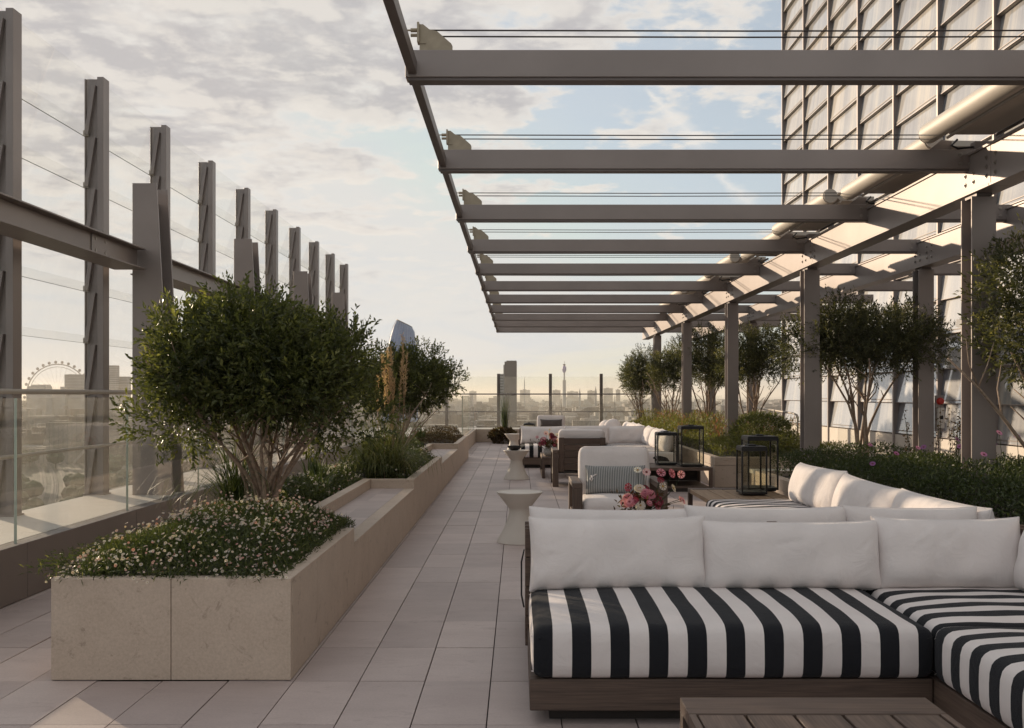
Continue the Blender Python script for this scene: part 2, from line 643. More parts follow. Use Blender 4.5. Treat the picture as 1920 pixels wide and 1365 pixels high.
def seg_mat_facade():
    m, nt, b = new_mat('facade_glass')
    out = nt.nodes['Material Output']
    b.inputs['Roughness'].default_value = .5
    # pale blinds, room depth and painted cream reflections: vertical bands in the pane colour
    mp = nd(nt, 'ShaderNodeMapping')
    mp.inputs['Scale'].default_value = (0, 1.6, .05)
    nt.links.new(wpos(nt), mp.inputs[0])
    c = ramp(nt, tex_noise(nt, mp.outputs[0], 1.0, 4, .7), [(.38, (.15, .16, .185)), (.5, (.24, .243, .255)), (.62, (.40, .37, .32))])
    r_ = nd(nt, 'ShaderNodeObjectInfo').outputs['Random']
    c = mixc(nt, .8, c, ramp(nt, r_, [(0, (.55, .58, .64)), (.5, (.95, .95, .97)), (.8, (1.1, 1.05, .98)), (1, (1.3, 1.2, 1.05))]), 'MULTIPLY')
    nt.links.new(c, b.inputs['Base Color'])
    gl = nd(nt, 'ShaderNodeBsdfGlossy')
    gl.inputs['Roughness'].default_value = .03
    gl.inputs[0].default_value = (.92, .95, 1, 1)
    mx = nd(nt, 'ShaderNodeMixShader')
    fr = nd(nt, 'ShaderNodeFresnel')
    fr.inputs[0].default_value = 3.3
    nt.links.new(fr.outputs[0], mx.inputs[0])
    nt.links.new(b.outputs[0], mx.inputs[1])
    nt.links.new(gl.outputs[0], mx.inputs[2])
    nt.links.new(mx.outputs[0], out.inputs[0])
    return m


M['facade'] = seg_mat_facade()


def mat_city():
    m, nt, b = new_mat('city_masonry')
    v = nd(nt, 'ShaderNodeTexVoronoi')
    v.inputs['Scale'].default_value = .03
    nt.links.new(wpos(nt), v.inputs['Vector'])
    sp = nd(nt, 'ShaderNodeSeparateColor')
    nt.links.new(v.outputs['Color'], sp.inputs[0])
    c = ramp(nt, sp.outputs[0], [(0, (.09, .075, .065)), (.35, (.16, .12, .095)), (.7, (.22, .20, .175)), (1, (.42, .39, .35))])
    br = nd(nt, 'ShaderNodeTexBrick')
    br.inputs['Scale'].default_value = .12
    br.inputs['Color1'].default_value = (1, 1, 1, 1)
    br.inputs['Color2'].default_value = (.8, .8, .8, 1)
    br.inputs['Mortar'].default_value = (.45, .45, .5, 1)
    br.inputs['Mortar Size'].default_value = .06
    nt.links.new(wpos(nt), br.inputs['Vector'])
    c = mixc(nt, .6, c, br.outputs[0], 'MULTIPLY')
    nt.links.new(c, b.inputs['Base Color'])
    b.inputs['Roughness'].default_value = .8
    return m


M['city'] = mat_city()
M['ground'] = mat_plain('city_ground', (.085, .082, .06), .95, 0, .5, .02)
M['rail'] = mat_plain('railway_bed', (.19, .165, .135), .9, 0, .3, .5)
M['rail_shine'] = mat_plain('rail_steel', (.30, .27, .23), .9, 0, .1, .5, spec=.1)
M['tower_blue'] = mat_plain('tower_glass_blue', (.09, .18, .36), .45, 0, .25, .05, spec=.25)
M['tower_rib'] = mat_plain('tower_rib_blue', (.20, .30, .46), .6, 0, .1, .05, spec=.2)
M['tower_dark'] = mat_plain('tower_dark', (.055, .048, .048), .5, .1, .2, .05)
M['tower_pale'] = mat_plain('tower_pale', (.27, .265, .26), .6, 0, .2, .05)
M['tower_violet'] = mat_plain('tower_violet', (.16, .14, .34), .4)
M['far_steel'] = mat_plain('far_wheel', (.22, .20, .19), .6)

rng = np.random.default_rng(7)
rnd = random.Random(11)

# ------------------------------------------------------------------ foliage helpers
def mesh_np(name, V, F, tone=None, smooth=False):
    """V (n,3) floats, F (m,k) ints; tone per face stored as attribute"""
    me = bpy.data.meshes.new(name)
    V = np.asarray(V, dtype=np.float32)
    F = np.asarray(F, dtype=np.int32)
    k = F.shape[1]
    me.vertices.add(len(V))
    me.vertices.foreach_set('co', V.ravel())
    me.loops.add(F.size)
    me.loops.foreach_set('vertex_index', F.ravel())
    me.polygons.add(len(F))
    me.polygons.foreach_set('loop_start', np.arange(0, F.size, k, dtype=np.int32))
    me.polygons.foreach_set('loop_total', np.full(len(F), k, dtype=np.int32))
    if tone is not None:
        a = me.attributes.new('tone', 'FLOAT', 'FACE')
        a.data.foreach_set('value', np.asarray(tone, dtype=np.float32))
    me.update(calc_edges=True)
    me.validate()
    return me


def unit(a):
    return a / np.maximum(np.linalg.norm(a, axis=-1, keepdims=True), 1e-9)


def leaves(pos, d, ln, wd, fold=.35, droop=.0, rng=rng, tone=None):
    """folded pointed leaves: 2 quads each (base, side, tip, mid)"""
    n = len(pos)
    d = unit(d)
    r = unit(rng.normal(size=(n, 3)))
    s = unit(np.cross(d, r))
    u = np.cross(s, d)
    ln = np.broadcast_to(ln, (n,))[:, None]
    wd = np.broadcast_to(wd, (n,))[:, None]
    b = pos
    t = pos + d * ln + np.array([0, 0, -1.0]) * ln * droop
    mid = pos + d * ln * .5
    l1 = mid + s * wd * .5 + u * wd * fold
    l2 = mid - s * wd * .5 + u * wd * fold
    V = np.stack([b, l1, t, l2], 1).reshape(-1, 3)
    i = np.arange(n)[:, None] * 4
    F = np.concatenate([np.concatenate([i, i + 1, i + 2], 1), np.concatenate([i, i + 2, i + 3], 1)], 0)
    if tone is None:
        tone = np.clip(rng.normal(.42, .22, n), 0, .98)
    return V, F, np.concatenate([tone, tone])


def merge(parts):
    Vs, Fs, Ts, o = [], [], [], 0
    for V, F, T in parts:
        Vs.append(V)
        Fs.append(F + o)
        Ts.append(T)
        o += len(V)
    return np.concatenate(Vs), np.concatenate(Fs), np.concatenate(Ts)


def crown_leaves(lobes, shoots, per, leaf, width, rng, up=.55, shell=.5, length=.14):
    """lobes: list of (cx,cy,cz,rx,ry,rz); leafy shoots spread through the lobes, denser near their skin"""
    lob = np.array(lobes, float)
    vol = np.prod(lob[:, 3:], 1) ** .72
    idx = rng.choice(len(lob), size=shoots, p=vol / vol.sum())
    c, r = lob[idx, :3], lob[idx, 3:]
    dr = unit(rng.normal(size=(shoots, 3)))
    rad = (shell + (1 - shell) * rng.random(shoots) ** .6)[:, None]
    p = c + dr * r * rad
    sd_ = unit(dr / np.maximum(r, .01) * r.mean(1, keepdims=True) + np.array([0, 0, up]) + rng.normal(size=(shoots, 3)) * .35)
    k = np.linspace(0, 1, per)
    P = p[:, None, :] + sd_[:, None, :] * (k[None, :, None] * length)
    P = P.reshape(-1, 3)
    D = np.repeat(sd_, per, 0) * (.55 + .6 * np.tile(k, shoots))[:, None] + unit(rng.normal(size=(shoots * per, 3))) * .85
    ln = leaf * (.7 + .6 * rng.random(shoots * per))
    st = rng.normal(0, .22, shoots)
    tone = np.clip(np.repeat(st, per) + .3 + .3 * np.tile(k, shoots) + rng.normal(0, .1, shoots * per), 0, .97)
    return leaves(P, D, ln, width * (.8 + .4 * rng.random(shoots * per)), .25, .05, rng, tone)


def stems(mb, base, targets, r0, r1, rng, bow=.18, n=7, sub=2, spread=.09, sub_len=.3, sides=6):
    base = Vector(base)
    for tx in targets:
        t = Vector(tx)
        a = rng.random() * 6.28
        b0 = base + Vector((math.cos(a), math.sin(a), 0)) * spread * rng.random()
        side = Vector((t.x - b0.x, t.y - b0.y, 0))
        pts = []
        w1, w2 = rng.normal(0, .02), rng.normal(0, .02)
        for i in range(n):
            q = i / (n - 1)
            h = q ** (1 + bow)
            p = b0 + side * h + Vector((0, 0, (t.z - b0.z) * q))
            p += Vector((w1 * math.sin(q * 9), w2 * math.cos(q * 8), 0)) * (1 if 0 < i else 0)
            pts.append(p)
        rad = [r0 * (1 - q / (n - 1)) + r1 * q / (n - 1) for q in range(n)]
        mb.tube(pts, rad, sides)
        for k in range(sub):
            j = rng.integers(n // 2, n - 1)
            p0 = pts[j]
            d = Vector((rng.normal(0, .6), rng.normal(0, .6), .7 + rng.random() * .5)).normalized() * sub_len * (.6 + .8 * rng.random())
            mb.tube([p0, p0 + d * .5 + Vector((rng.normal(0, .02), rng.normal(0, .02), 0)), p0 + d], [rad[j] * .7, rad[j] * .5, rad[j] * .25], 5)


def blades(center, n, length, spread, rng, width=.007, arch=.9, seg=5, up=1.2, rad=.05):
    P = np.zeros((n, seg + 1, 2, 3))
    for b in range(n):
        a = rng.random() * 2 * math.pi
        L = length * (.55 + .55 * rng.random())
        lean = spread * (.2 + .9 * rng.random())
        d = np.array([math.cos(a), math.sin(a), 0])
        s = np.array([-math.sin(a), math.cos(a), 0])
        r0 = rng.random() ** .5 * rad
        a2 = rng.random() * 6.28
        p = np.array(center) + np.array([math.cos(a2), math.sin(a2), 0]) * r0
        th = math.atan2(1.0, lean * .55)
        st = L / seg
        for k in range(seg + 1):
            w = width * (1 - (k / seg) ** 1.6) * (.5 + .5 * rng.random() if k == 0 else 1) * .5 + .0004
            P[b, k, 0] = p + s * w
            P[b, k, 1] = p - s * w
            p = p + (d * math.cos(th) + np.array([0, 0, 1]) * math.sin(th)) * st
            th -= arch * lean * (k + 1) / seg * .9
    V = P.reshape(-1, 3)
    F = []
    m = (seg + 1) * 2
    for k in range(seg):
        i = np.arange(n) * m + k * 2
        F.append(np.stack([i, i + 1, i + 3, i + 2], 1))
    F = np.concatenate(F)
    tone = np.tile(np.clip(rng.normal(.4, .24, n), 0, 1), seg)
    return V, F, tone


def tri_to_quad(F):
    return np.concatenate([F, F[:, 2:3]], 1)


def daisies(pos, nrm, rad, rng, petals=9, tone=None):
    """little open flowers: a ring of petals (mat 0) and a raised button (mat 1)"""
    n = len(pos)
    nrm = unit(nrm)
    a = unit(np.cross(nrm, unit(rng.normal(size=(n, 3)))))
    b = np.cross(nrm, a)
    rad = np.broadcast_to(rad, (n,))
    V, F, T, MI = [], [], [], []
    ang = np.linspace(0, 2 * math.pi, petals, endpoint=False)
    ring = []
    for q, o in ((ang, 0), (ang + .25, 1), (ang + .5, 2)):
        rr = [.3, 1.0, 1.0][o]
        ring.append(q)
    if tone is None:
        tone = np.clip(rng.normal(.5, .25, n), 0, 1)
    base = 0
    verts = []
    for j, q in enumerate(ang):
        h = math.pi / petals * 1.05
        for rr, qq, up in ((.25, q - h * .5, .02), (1.0, q - h * .8, .12), (1.0, q + h * .8, .12), (.25, q + h * .5, .02)):
            verts.append(pos + (a * math.cos(qq) + b * math.sin(qq)) * (rad * rr)[:, None] + nrm * (rad * up)[:, None])
    bt = []
    for q in np.linspace(0, 2 * math.pi, 6, endpoint=False):
        bt.append(pos + (a * math.cos(q) + b * math.sin(q)) * (rad * .32)[:, None] + nrm * (rad * .10)[:, None])
    top = pos + nrm * (rad * .3)[:, None]
    allv = np.stack(verts + bt + [top], 1)
    m = allv.shape[1]
    off = np.arange(n)[:, None] * m
    for j in range(petals):
        F.append(off + np.array([[j * 4, j * 4 + 1, j * 4 + 2, j * 4 + 3]]))
        T.append(tone)
        MI.append(np.zeros(n, int))
    o2 = petals * 4
    for j in range(6):
        F.append(off + np.array([[o2 + j, o2 + (j + 1) % 6, o2 + 6, o2 + 6]]))
        T.append(tone)
        MI.append(np.ones(n, int))
    return allv.reshape(-1, 3), np.concatenate(F), np.concatenate(T), np.concatenate(MI)


def mesh_quads(name, V, F, tone, mi=None):
    """quads where a repeated last index means a triangle"""
    tri = F[:, 2] == F[:, 3]
    me = bpy.data.meshes.new(name)
    sizes = np.where(tri, 3, 4).astype(np.int32)
    loops = F[np.arange(4)[None, :] < sizes[:, None]].astype(np.int32)
    me.vertices.add(len(V))
    me.vertices.foreach_set('co', np.asarray(V, np.float32).ravel())
    me.loops.add(len(loops))
    me.loops.foreach_set('vertex_index', loops)
    me.polygons.add(len(F))
    st = np.concatenate([[0], np.cumsum(sizes)[:-1]]).astype(np.int32)
    me.polygons.foreach_set('loop_start', st)
    me.polygons.foreach_set('loop_total', sizes)
    if mi is not None:
        me.polygons.foreach_set('material_index', np.asarray(mi, np.int32))
    a = me.attributes.new('tone', 'FLOAT', 'FACE')
    a.data.foreach_set('value', np.asarray(tone, np.float32))
    me.update(calc_edges=True)
    return me

# ------------------------------------------------------------------ soft goods
def soft_box(sx, sy, sz, r=.03, crown=.02, res=.032, wob=.0035, seed=0):
    """upholstered block: rounded box centred in x,y, base at z=0, crowned top, slight unevenness"""
    rg = np.random.default_rng(seed)
    nx, ny, nz = (max(4, int(round(a / res))) for a in (sx, sy, sz))
    mb = {}
    V, F = [], []
    def vid(p):
        key = tuple(np.round(p, 5))
        if key not in mb:
            mb[key] = len(V)
            V.append(p)
        return mb[key]
    def edge(n):
        t = np.linspace(-1, 1, n + 1)
        return np.sign(t) * (1 - (1 - np.abs(t)) ** 1.35)
    ex, ey, ez = edge(nx) * sx / 2, edge(ny) * sy / 2, edge(nz) * sz / 2
    def face(u, w, fn):
        for i in range(len(u) - 1):
            for j in range(len(w) - 1):
                F.append([vid(fn(u[i], w[j])), vid(fn(u[i + 1], w[j])), vid(fn(u[i + 1], w[j + 1])), vid(fn(u[i], w[j + 1]))])
    face(ex, ey, lambda a, b: (a, b, sz / 2)); face(ex, ey, lambda a, b: (a, -b, -sz / 2))
    face(ex, ez, lambda a, b: (a, -sy / 2, b)); face(ex, ez, lambda a, b: (-a, sy / 2, b))
    face(ey, ez, lambda a, b: (sx / 2, a, b)); face(ey, ez, lambda a, b: (-sx / 2, -a, b))
    V = np.array(V)
    h = np.array([sx, sy, sz]) / 2
    inner = np.clip(V, -(h - r), h - r)
    dlt = V - inner
    ln = np.linalg.norm(dlt, axis=1, keepdims=True)
    k = ln[:, 0] > 1e-9
    V[k] = inner[k] + dlt[k] / ln[k] * np.minimum(ln[k], r) if False else inner[k] + dlt[k] / ln[k] * r
    flat = ~k
    u, w, q = V[:, 0] / h[0], V[:, 1] / h[1], V[:, 2] / h[2]
    V[:, 2] += np.where(q > .2, crown * (1 - u ** 4) * (1 - w ** 4) * q, 0)
    bulge = np.clip(1 - q ** 2, 0, 1) * (1 - np.abs(u) ** 6)
    V[:, 1] += np.sign(w) * bulge * .008 * (np.abs(w) > .9)
    V[:, 0] += np.sign(u) * np.clip(1 - q ** 2, 0, 1) * .008 * (np.abs(u) > .9)
    ph = rg.random(6) * 6.28
    V[:, 2] += wob * (np.sin(V[:, 0] * 7 + ph[0]) * np.sin(V[:, 1] * 6 + ph[1]) + .5 * np.sin(V[:, 0] * 19 + V[:, 1] * 13 + ph[2])) * (q > .2)
    V[:, 1] += wob * .7 * np.sin(V[:, 0] * 11 + V[:, 2] * 17 + ph[3])
    V[:, 2] += sz / 2
    m = MB()
    m.v = [tuple(p) for p in V]
    m.f = [tuple(q) for q in F]
    m.m = [0] * len(F)
    return m


def pillow(w, h, t, seed=0, res=34, ear=.010, power=.46):
    """loose cushion standing in the x-z plane, centred on x and y, base at z=0; returns (body, piping)"""
    rg = np.random.default_rng(seed)
    n1 = max(16, int(res * max(1, w / h) * .8))
    n2 = res
    def grid(n):
        t_ = np.linspace(-1, 1, n + 1)
        return np.sign(t_) * (1 - (1 - np.abs(t_)) ** 1.6)
    u, v = np.meshgrid(grid(n1), grid(n2), indexing='ij')
    sagx = 1 - ear / (w / 2) * (1 - v ** 2) * (np.abs(u) ** 3)
    sagz = 1 - ear * .9 / (h / 2) * (1 - u ** 4) * (np.abs(v) ** 3)
    X = u * w / 2 * sagx
    Z = v * h / 2 * sagz
    Z = Z - np.where(v > 0, .008 * (1 - u ** 2) * v * rg.random(), 0)
    prof = np.clip((1 - np.abs(u) ** 5) * (1 - np.abs(v) ** 3.2), 0, 1) ** power
    belly = 1 + .14 * (-v)                      # the filling settles downwards
    ph = rg.random(8) * 6.28
    Y = t / 2 * prof * belly
    wr = np.zeros_like(Y)
    # puckers that run in from the seams
    for k in range(7):
        fq = 9 + 7 * rg.random()
        wr += .16 * np.sin(u * fq * (w / h) * .55 + ph[k] + k) * np.exp(-((1 - np.abs(v)) / .13))
        wr += .12 * np.sin(v * fq * .6 + ph[k - 1]) * np.exp(-((1 - np.abs(u)) / .08))
    wr += .10 * np.sin((u * 3.1 * (w / h) + v * 2.3) + ph[0]) + .07 * np.sin(u * 7.3 - v * 4 + ph[1])
    crease = np.zeros_like(Y)
    for k in range(9):                       # soft folds in the cover
        u0, v0, a = rg.uniform(-.9, .9), rg.uniform(-.7, .8), rg.normal(1.4, .5)
        du, dv = (u - u0) * w / h, v - v0
        along, across = du * math.cos(a) + dv * math.sin(a), -du * math.sin(a) + dv * math.cos(a)
        crease += rg.uniform(-.009, .009) * np.exp(-(across / .05) ** 2 - (along / .45) ** 2)
    crease *= prof
    YF = Y * (1 + .30 * wr) + .010 * wr * prof + crease
    YB = Y * (1 + .12 * wr[::-1])
    m = MB()
    N1, N2 = n1 + 1, n2 + 1
    for YY in (-YF, YB):
        m.v += [(float(X[i, j]), float(YY[i, j]), float(Z[i, j] + h / 2)) for i in range(N1) for j in range(N2)]
    off = N1 * N2
    for i in range(n1):
        for j in range(n2):
            a = i * N2 + j
            m.f.append((a, a + N2, a + N2 + 1, a + 1))
            m.f.append((off + a, off + a + 1, off + a + N2 + 1, off + a + N2))
    m.m = [0] * len(m.f)
    path = [(X[i, 0], 0, Z[i, 0] + h / 2) for i in range(N1)] + [(X[-1, j], 0, Z[-1, j] + h / 2) for j in range(1, N2)]
    path += [(X[i, -1], 0, Z[i, -1] + h / 2) for i in range(N1 - 2, -1, -1)] + [(X[0, j], 0, Z[0, j] + h / 2) for j in range(N2 - 2, -1, -1)]
    pp = MB().tube(path, .0042, 6, cap=False)
    return m, pp


def pillow_part(name, w, h, t, mat, parent, loc, rot=(0, 0, 0), seed=0, **k):
    b, p = pillow(w, h, t, seed, **k)
    me = b.mesh(name, fix=False)
    bm = bmesh.new()
    bm.from_mesh(me)
    bmesh.ops.remove_doubles(bm, verts=bm.verts, dist=.0004)
    bmesh.ops.recalc_face_normals(bm, faces=bm.faces)
    bm.to_mesh(me)
    bm.free()
    o = put(name, me, mat, parent, loc, smooth=True, rot=rot)
    put('piping', p, mat, o, smooth=True)
    return o

# =================================================================== LARGE STRUCTURE
def build_floor():
    x0, x1 = -3.18, 7.95
    slab = MB().box(-4.12, 20, -3, 28.9, -1.2, -.012)
    fl = struct('terrace_floor', slab, M['joint'])
    tile = MB().box(.0028, .3 - .0028, .0019, .6 - .0019, -.02, 0).mesh('paving_tile')
    tile.materials.append(M['tile'])
    rest = MB()
    cand = []
    i0 = int(math.floor((x0 + .127) / .3))
    for i in range(i0, 28):
        for j in range(-7, 40):
            X, Y = -.127 + .3 * i, 3.945 + .6 * j
            if Y > 27.3 or X > x1: continue
            if X + .3 < x0 + .02 and X + .3 < x0: continue
            if Y > 21.9 and X + .3 < -1.13: continue
            cx = X + .15
            vis = Y > 3.3 and ((-1.03 < cx < 1.75) or (cx < -2.1 and Y < 7)) or (3.3 < Y < 4.4 and cx < 0)
            if cx > .2 and 3.8 < Y < 5.9: vis = False
            if X > -2.13 and X + .3 < -1.05 and 4.5 < Y < 20.0: continue
            if cx > 1.7: vis = False
            cand.append((vis, Y, X))
    sel = sorted([c for c in cand if c[0]], key=lambda c: c[1])[:296]
    keep = set((round(c[2], 3), round(c[1], 3)) for c in sel)
    for v, Y, X in cand:
        dz = rnd.uniform(-.0012, .0012)
        if (round(X, 3), round(Y, 3)) in keep:
            put('paving_tile', tile, None, fl, (X, Y, dz))
        else:
            rest.box(X + .0028, X + .3 - .0028, Y + .0019, Y + .6 - .0019, -.02, dz)
    o = put('paving_tile', rest, M['tile'], fl)
    o['kind'] = 'stuff'


build_floor()


def build_kerb():
    """grey clad kerb wall that carries the glass; stone ledge behind it"""
    t = thing('kerb_wall', 'low grey panelled kerb wall under the glass balustrade along the terrace edge', 'wall', (-3.2, 12, 0))
    ox, oy = 3.2, -12
    core = MB()
    core.box(-3.30, -3.19, 2, 22.06, 0, .35).box(-3.30, -1.30, 21.96, 22.06, 0, .35).box(-1.30, -1.20, 21.96, 27.6, 0, .35).box(-1.30, 4.8, 27.45, 27.6, 0, .35)
    core.v = [(x + ox, y + oy, z) for x, y, z in core.v]
    put('core', core, M['kerb'], t)
    ys = [6.41 + 1.83 * k for k in range(-3, 9)]
    for a in ys:
        b = min(a + 1.83, 21.94)
        p = MB().box(-3.188, -3.165, a + .003, b - .003, .004, .358)
        p.v = [(x + ox, y + oy, z) for x, y, z in p.v]
        put('panel', p, M['kerb'], t, bevel=.002)
    for a, b in ((22.0, 23.8), (23.8, 25.6), (25.6, 27.43)):
        p = MB().box(-1.198, -1.172, a + .003, b - .003, .004, .358)
        p.v = [(x + ox, y + oy, z) for x, y, z in p.v]
        put('panel', p, M['lime'], t, bevel=.002)
    for k in range(4):
        a = -1.17 + 1.48 * k
        p = MB().box(a + .003, a + 1.477, 27.425, 27.448, .004, .358)
        p.v = [(x + ox, y + oy, z) for x, y, z in p.v]
        put('panel', p, M['lime'], t, bevel=.002)
    p = MB().box(-3.16, -1.17, 21.932, 21.955, .004, .358)
    p.v = [(x + ox, y + oy, z) for x, y, z in p.v]
    put('panel', p, M['lime'], t, bevel=.002)
    # stone ledge slabs beyond the glass
    lt = thing('stone_ledge', 'pale stone ledge between the glass balustrade and the steel posts', 'ledge', (-3.7, 12, 0))
    for k in range(-3, 9):
        a = 6.9 + 1.7 * k
        p = MB().box(-4.10, -3.305, a + .002, a + 1.698, 0, .352)
        p.v = [(x + 3.7, y - 12, z) for x, y, z in p.v]
        put('slab', p, M['ledge'], lt)
    for a, b, c, d in ((-4.1, -1.305, 22.3, 27.40), (-4.1, 4.8, 27.605, 28.9)):
        n = int((b - a) / 1.0) + 1
        for i in range(n):
            x0, x1 = a + (b - a) * i / n, a + (b - a) * (i + 1) / n
            p = MB().box(x0 + .002, x1 - .002, c, d, 0, .352)
            p.v = [(x + 3.7, y - 12, z) for x, y, z in p.v]
            put('slab', p, M['ledge'], lt)


build_kerb()


def pane(x0, x1, y0, y1, z0, z1):
    """glass sheet; narrow side faces take the green edge material"""
    m = MB()
    m.box(x0, x1, y0, y1, z0, z1)
    th_x = abs(x1 - x0) < abs(y1 - y0)
    # faces: bottom, top, -y, +x, +y, -x
    for q in range(6):
        big = q in ((3, 5) if th_x else (2, 4))
        m.m[q] = 0 if big else 1
    return m


def build_balustrade():
    g = thing('glass_balustrade', 'frameless clear glass balustrade standing on the grey kerb wall', 'balustrade', (-3.24, 12, .35))
    ys = [6.41 + 1.83 * k for k in range(-2, 9)]
    for a in ys:
        b = min(a + 1.83, 21.95)
        p = pane(-3.249, -3.237, a + .008, b - .008, .34, 1.288)
        p.v = [(x + 3.24, y - 12, z - .35) for x, y, z in p.v]
        put('pane', p, [M['glass'], M['glass_edge']], g)
    for a, b in ((-3.22, -2.18), (-2.17, -1.10)):
        p = pane(a, b, 21.99, 22.008, .34, 1.288)
        p.v = [(x + 3.24, y - 12, z - .35) for x, y, z in p.v]
        put('pane', p, [M['glass'], M['glass_edge']], g)
    for k in range(-1, 4):
        a = -.30 + 1.483 * k if k >= 0 else -1.17
        b = -.30 + 1.483 * (k + 1)
        p = pane(a + .006, b - .006, 27.515, 27.533, .34, 1.288)
        p.v = [(x + 3.24, y - 12, z - .35) for x, y, z in p.v]
        put('pane', p, [M['glass'], M['glass_edge']], g)
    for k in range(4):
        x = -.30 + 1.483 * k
        put('lit_edge_strip', MB().box(x - .0055 + 3.24, x + .0055 + 3.24, 15.512, 15.536, -.01, .938), M['alu'], g)  # pale strips added at the joints to paint the lit glass edges
    for a, b in ((22.02, 24.7), (24.715, 27.5)):
        p = pane(-1.252, -1.234, a, b, .34, 1.288)
        p.v = [(x + 3.24, y - 12, z - .35) for x, y, z in p.v]
        put('pane', p, [M['glass'], M['glass_edge']], g)


build_balustrade()

PITCH = 1.695
POST_Y = [7.85 + PITCH * k for k in range(10)]
ROWS = [.32 + .495 * k for k in range(8)]        # lower edges of the leaning panes


def build_screen():
    # ---- posts with saw-tooth pane carriers
    prof = MB()
    H = 3.98
    prof.box(-.005, .055, -.05, .09, 0, H + .015)         # inner flange
    prof.box(-.115, -.006, -.03, .07, 0, H - .002)        # web
    prof.box(-.128, -.116, -.045, .085, 0, H - .004)      # outer fin
    me_body = prof.mesh('body')
    me_body.materials.append(M['steel'])
    me_clip = MB()
    me_clip.prism([(-.118, -.25), (-.082, -.25), (-.012, .22), (-.048, .22)], -.075, -.0305, 'y')
    me_clip.prism([(-.128, -.25), (-.1185, -.25), (-.0485, .22), (-.058, .22)], -.055, -.0305, 'y')
    me_clip = me_clip.mesh('pane_carrier')
    me_clip.materials.append(M['steel'])
    me_foot = MB().box(-.135, .068, -.06, .1, 0, .012).mesh('foot_plate')
    me_foot.materials.append(M['steel'])
    me_end = MB().box(-.136, -.085, -.056, -.031, -.035, .02).mesh('pane_clip')
    me_end.materials.append(M['alu'])
    first = None
    for Y in POST_Y:
        t = thing('steel_post', 'tall taupe steel post with saw-tooth pane carriers in the open glass windscreen', 'post', (-4.02, Y, .352), 'posts of the tall glass windscreen')
        put('body', me_body, None, t, bevel=.003)
        put('foot_plate', me_foot, None, t)
        for z in ROWS:
            put('pane_carrier', me_clip, None, t, (0, 0, z - .352 + .255))
            put('pane_clip', me_end, None, t, (0, 0, z - .352 + .03))
    # ---- leaning glass louvres
    s = thing('glass_windscreen', 'overlapping leaning glass louvres held between the tall steel posts', 'windscreen', (-4.1, 15, .35))
    for i in range(-1, len(POST_Y) - 1):
        y0 = (POST_Y[i] if i >= 0 else POST_Y[0] - PITCH) + .02
        y1 = (POST_Y[i + 1]) + .01
        for z in ROWS:
            m = MB()
            xb, xt = -4.165, -4.062
            zt = z + .555
            th = .010
            m.prism([(xb, z), (xb + th, z + .002), (xt + th, zt), (xt, zt - .002)], y0, y1, 'y')
            m.m = [1 if k in (0, 1, 2, 4) else 0 for k in range(6)]
            m.m = [0] * 6
            m.m[0] = m.m[1] = 1
            m.m[2] = 1
            m.v = [(x + 4.1, y - 15, z_ - .35) for x, y, z_ in m.v]
            put('pane', m, [M['glass_clear'], M['glass_edge']], s)
    for z, r in ((1.335, .022), (.825, .016)):
        put('rail', MB().tube([(.13, -8.9, z - .35), (.13, 8.2, z - .35)], r, 10), M['alu'], s, smooth=40)
    # ---- low far screen
    fs = thing('end_windscreen', 'low glass windscreen on slim brown posts at the far end of the terrace', 'windscreen', (0, 28.6, .352))
    xs = [-3.55, -2.06, -.57, .92, 2.38, 3.86]
    for x in xs:
        put('post', MB().box(x - .045, x + .045, -.05, .07, 0, 1.56), M['steel_d'], fs, bevel=.003)
    for a, b in zip(xs[:-1], xs[1:]):
        put('pane', pane(a + .01, b - .05, -.07, -.056, .96, 1.475), [M['glass'], M['glass_edge']], fs)
        put('pane', pane(a + .01, b - .05, -.07, -.056, .06, .93), [M['glass_clear'], M['glass_edge']], fs)
    for z, r in ((.975, .018), (.47, .014)):
        put('rail', MB().tube([(-3.6, -.10, z), (3.9, -.10, z)], r, 8), M['steel_d'], fs, smooth=40)


build_screen()


def build_pillars():
    def one():
        parts = []
        H = 2.98
        plate = lambda y: MB().prism([(-.20, 0), (.19, 0), (.03, H), (-.20, H)], y, y + .025, 'y')
        web = MB().prism([(-.04, 0), (.0, 0), (-.06, H - .14), (-.09, H - .14)], .026, .30, 'y')
        return plate(0), plate(.30), web
    for k in range(4):
        Y = 9.50 + 2 * PITCH * k
        t = thing('steel_strut', 'tapered double-plate taupe steel strut rising behind the glass balustrade', 'strut', (-3.49, Y, .352), 'tapered struts behind the balustrade')
        a, b, w = one()
        put('plate', a, M['steel'], t, bevel=.003)
        put('plate', b, M['steel'], t, bevel=.003)
        put('web', w, M['steel_d'], t)
    g = thing('edge_beam', 'long horizontal steel I-beam crossing the windscreen at head height', 'beam', (-3.6, 13, 2.5))
    for i, (a, b) in enumerate(((5.2, 8.62), (8.624, 9.47), (9.86, 12.86), (13.25, 16.25), (16.64, 19.64), (20.03, 22.9))):
        m = MB()
        m.box(-.045, -.03, a - 13, b - 13, .014, .186)
        m.box(-.25, .05, a - 13, b - 13, 0, .013).box(-.25, .05, a - 13, b - 13, .187, .20)
        put('beam_length', m, M['steel'], g, bevel=.002)
    put('splice_plate', MB().box(-.0295, -.022, 8.44 - 13, 8.80 - 13, .02, .18), M['steel'], g)
    for y in (8.52, 8.72):
        for z in (.05, .15):
            put('bolt', MB().tube([(-.031, y - 13, z), (-.018, y - 13, z)], .016, 10), M['bolt'], g)


build_pillars()

BEAM_Y = [5.53 + 2.25 * k for k in range(11)]


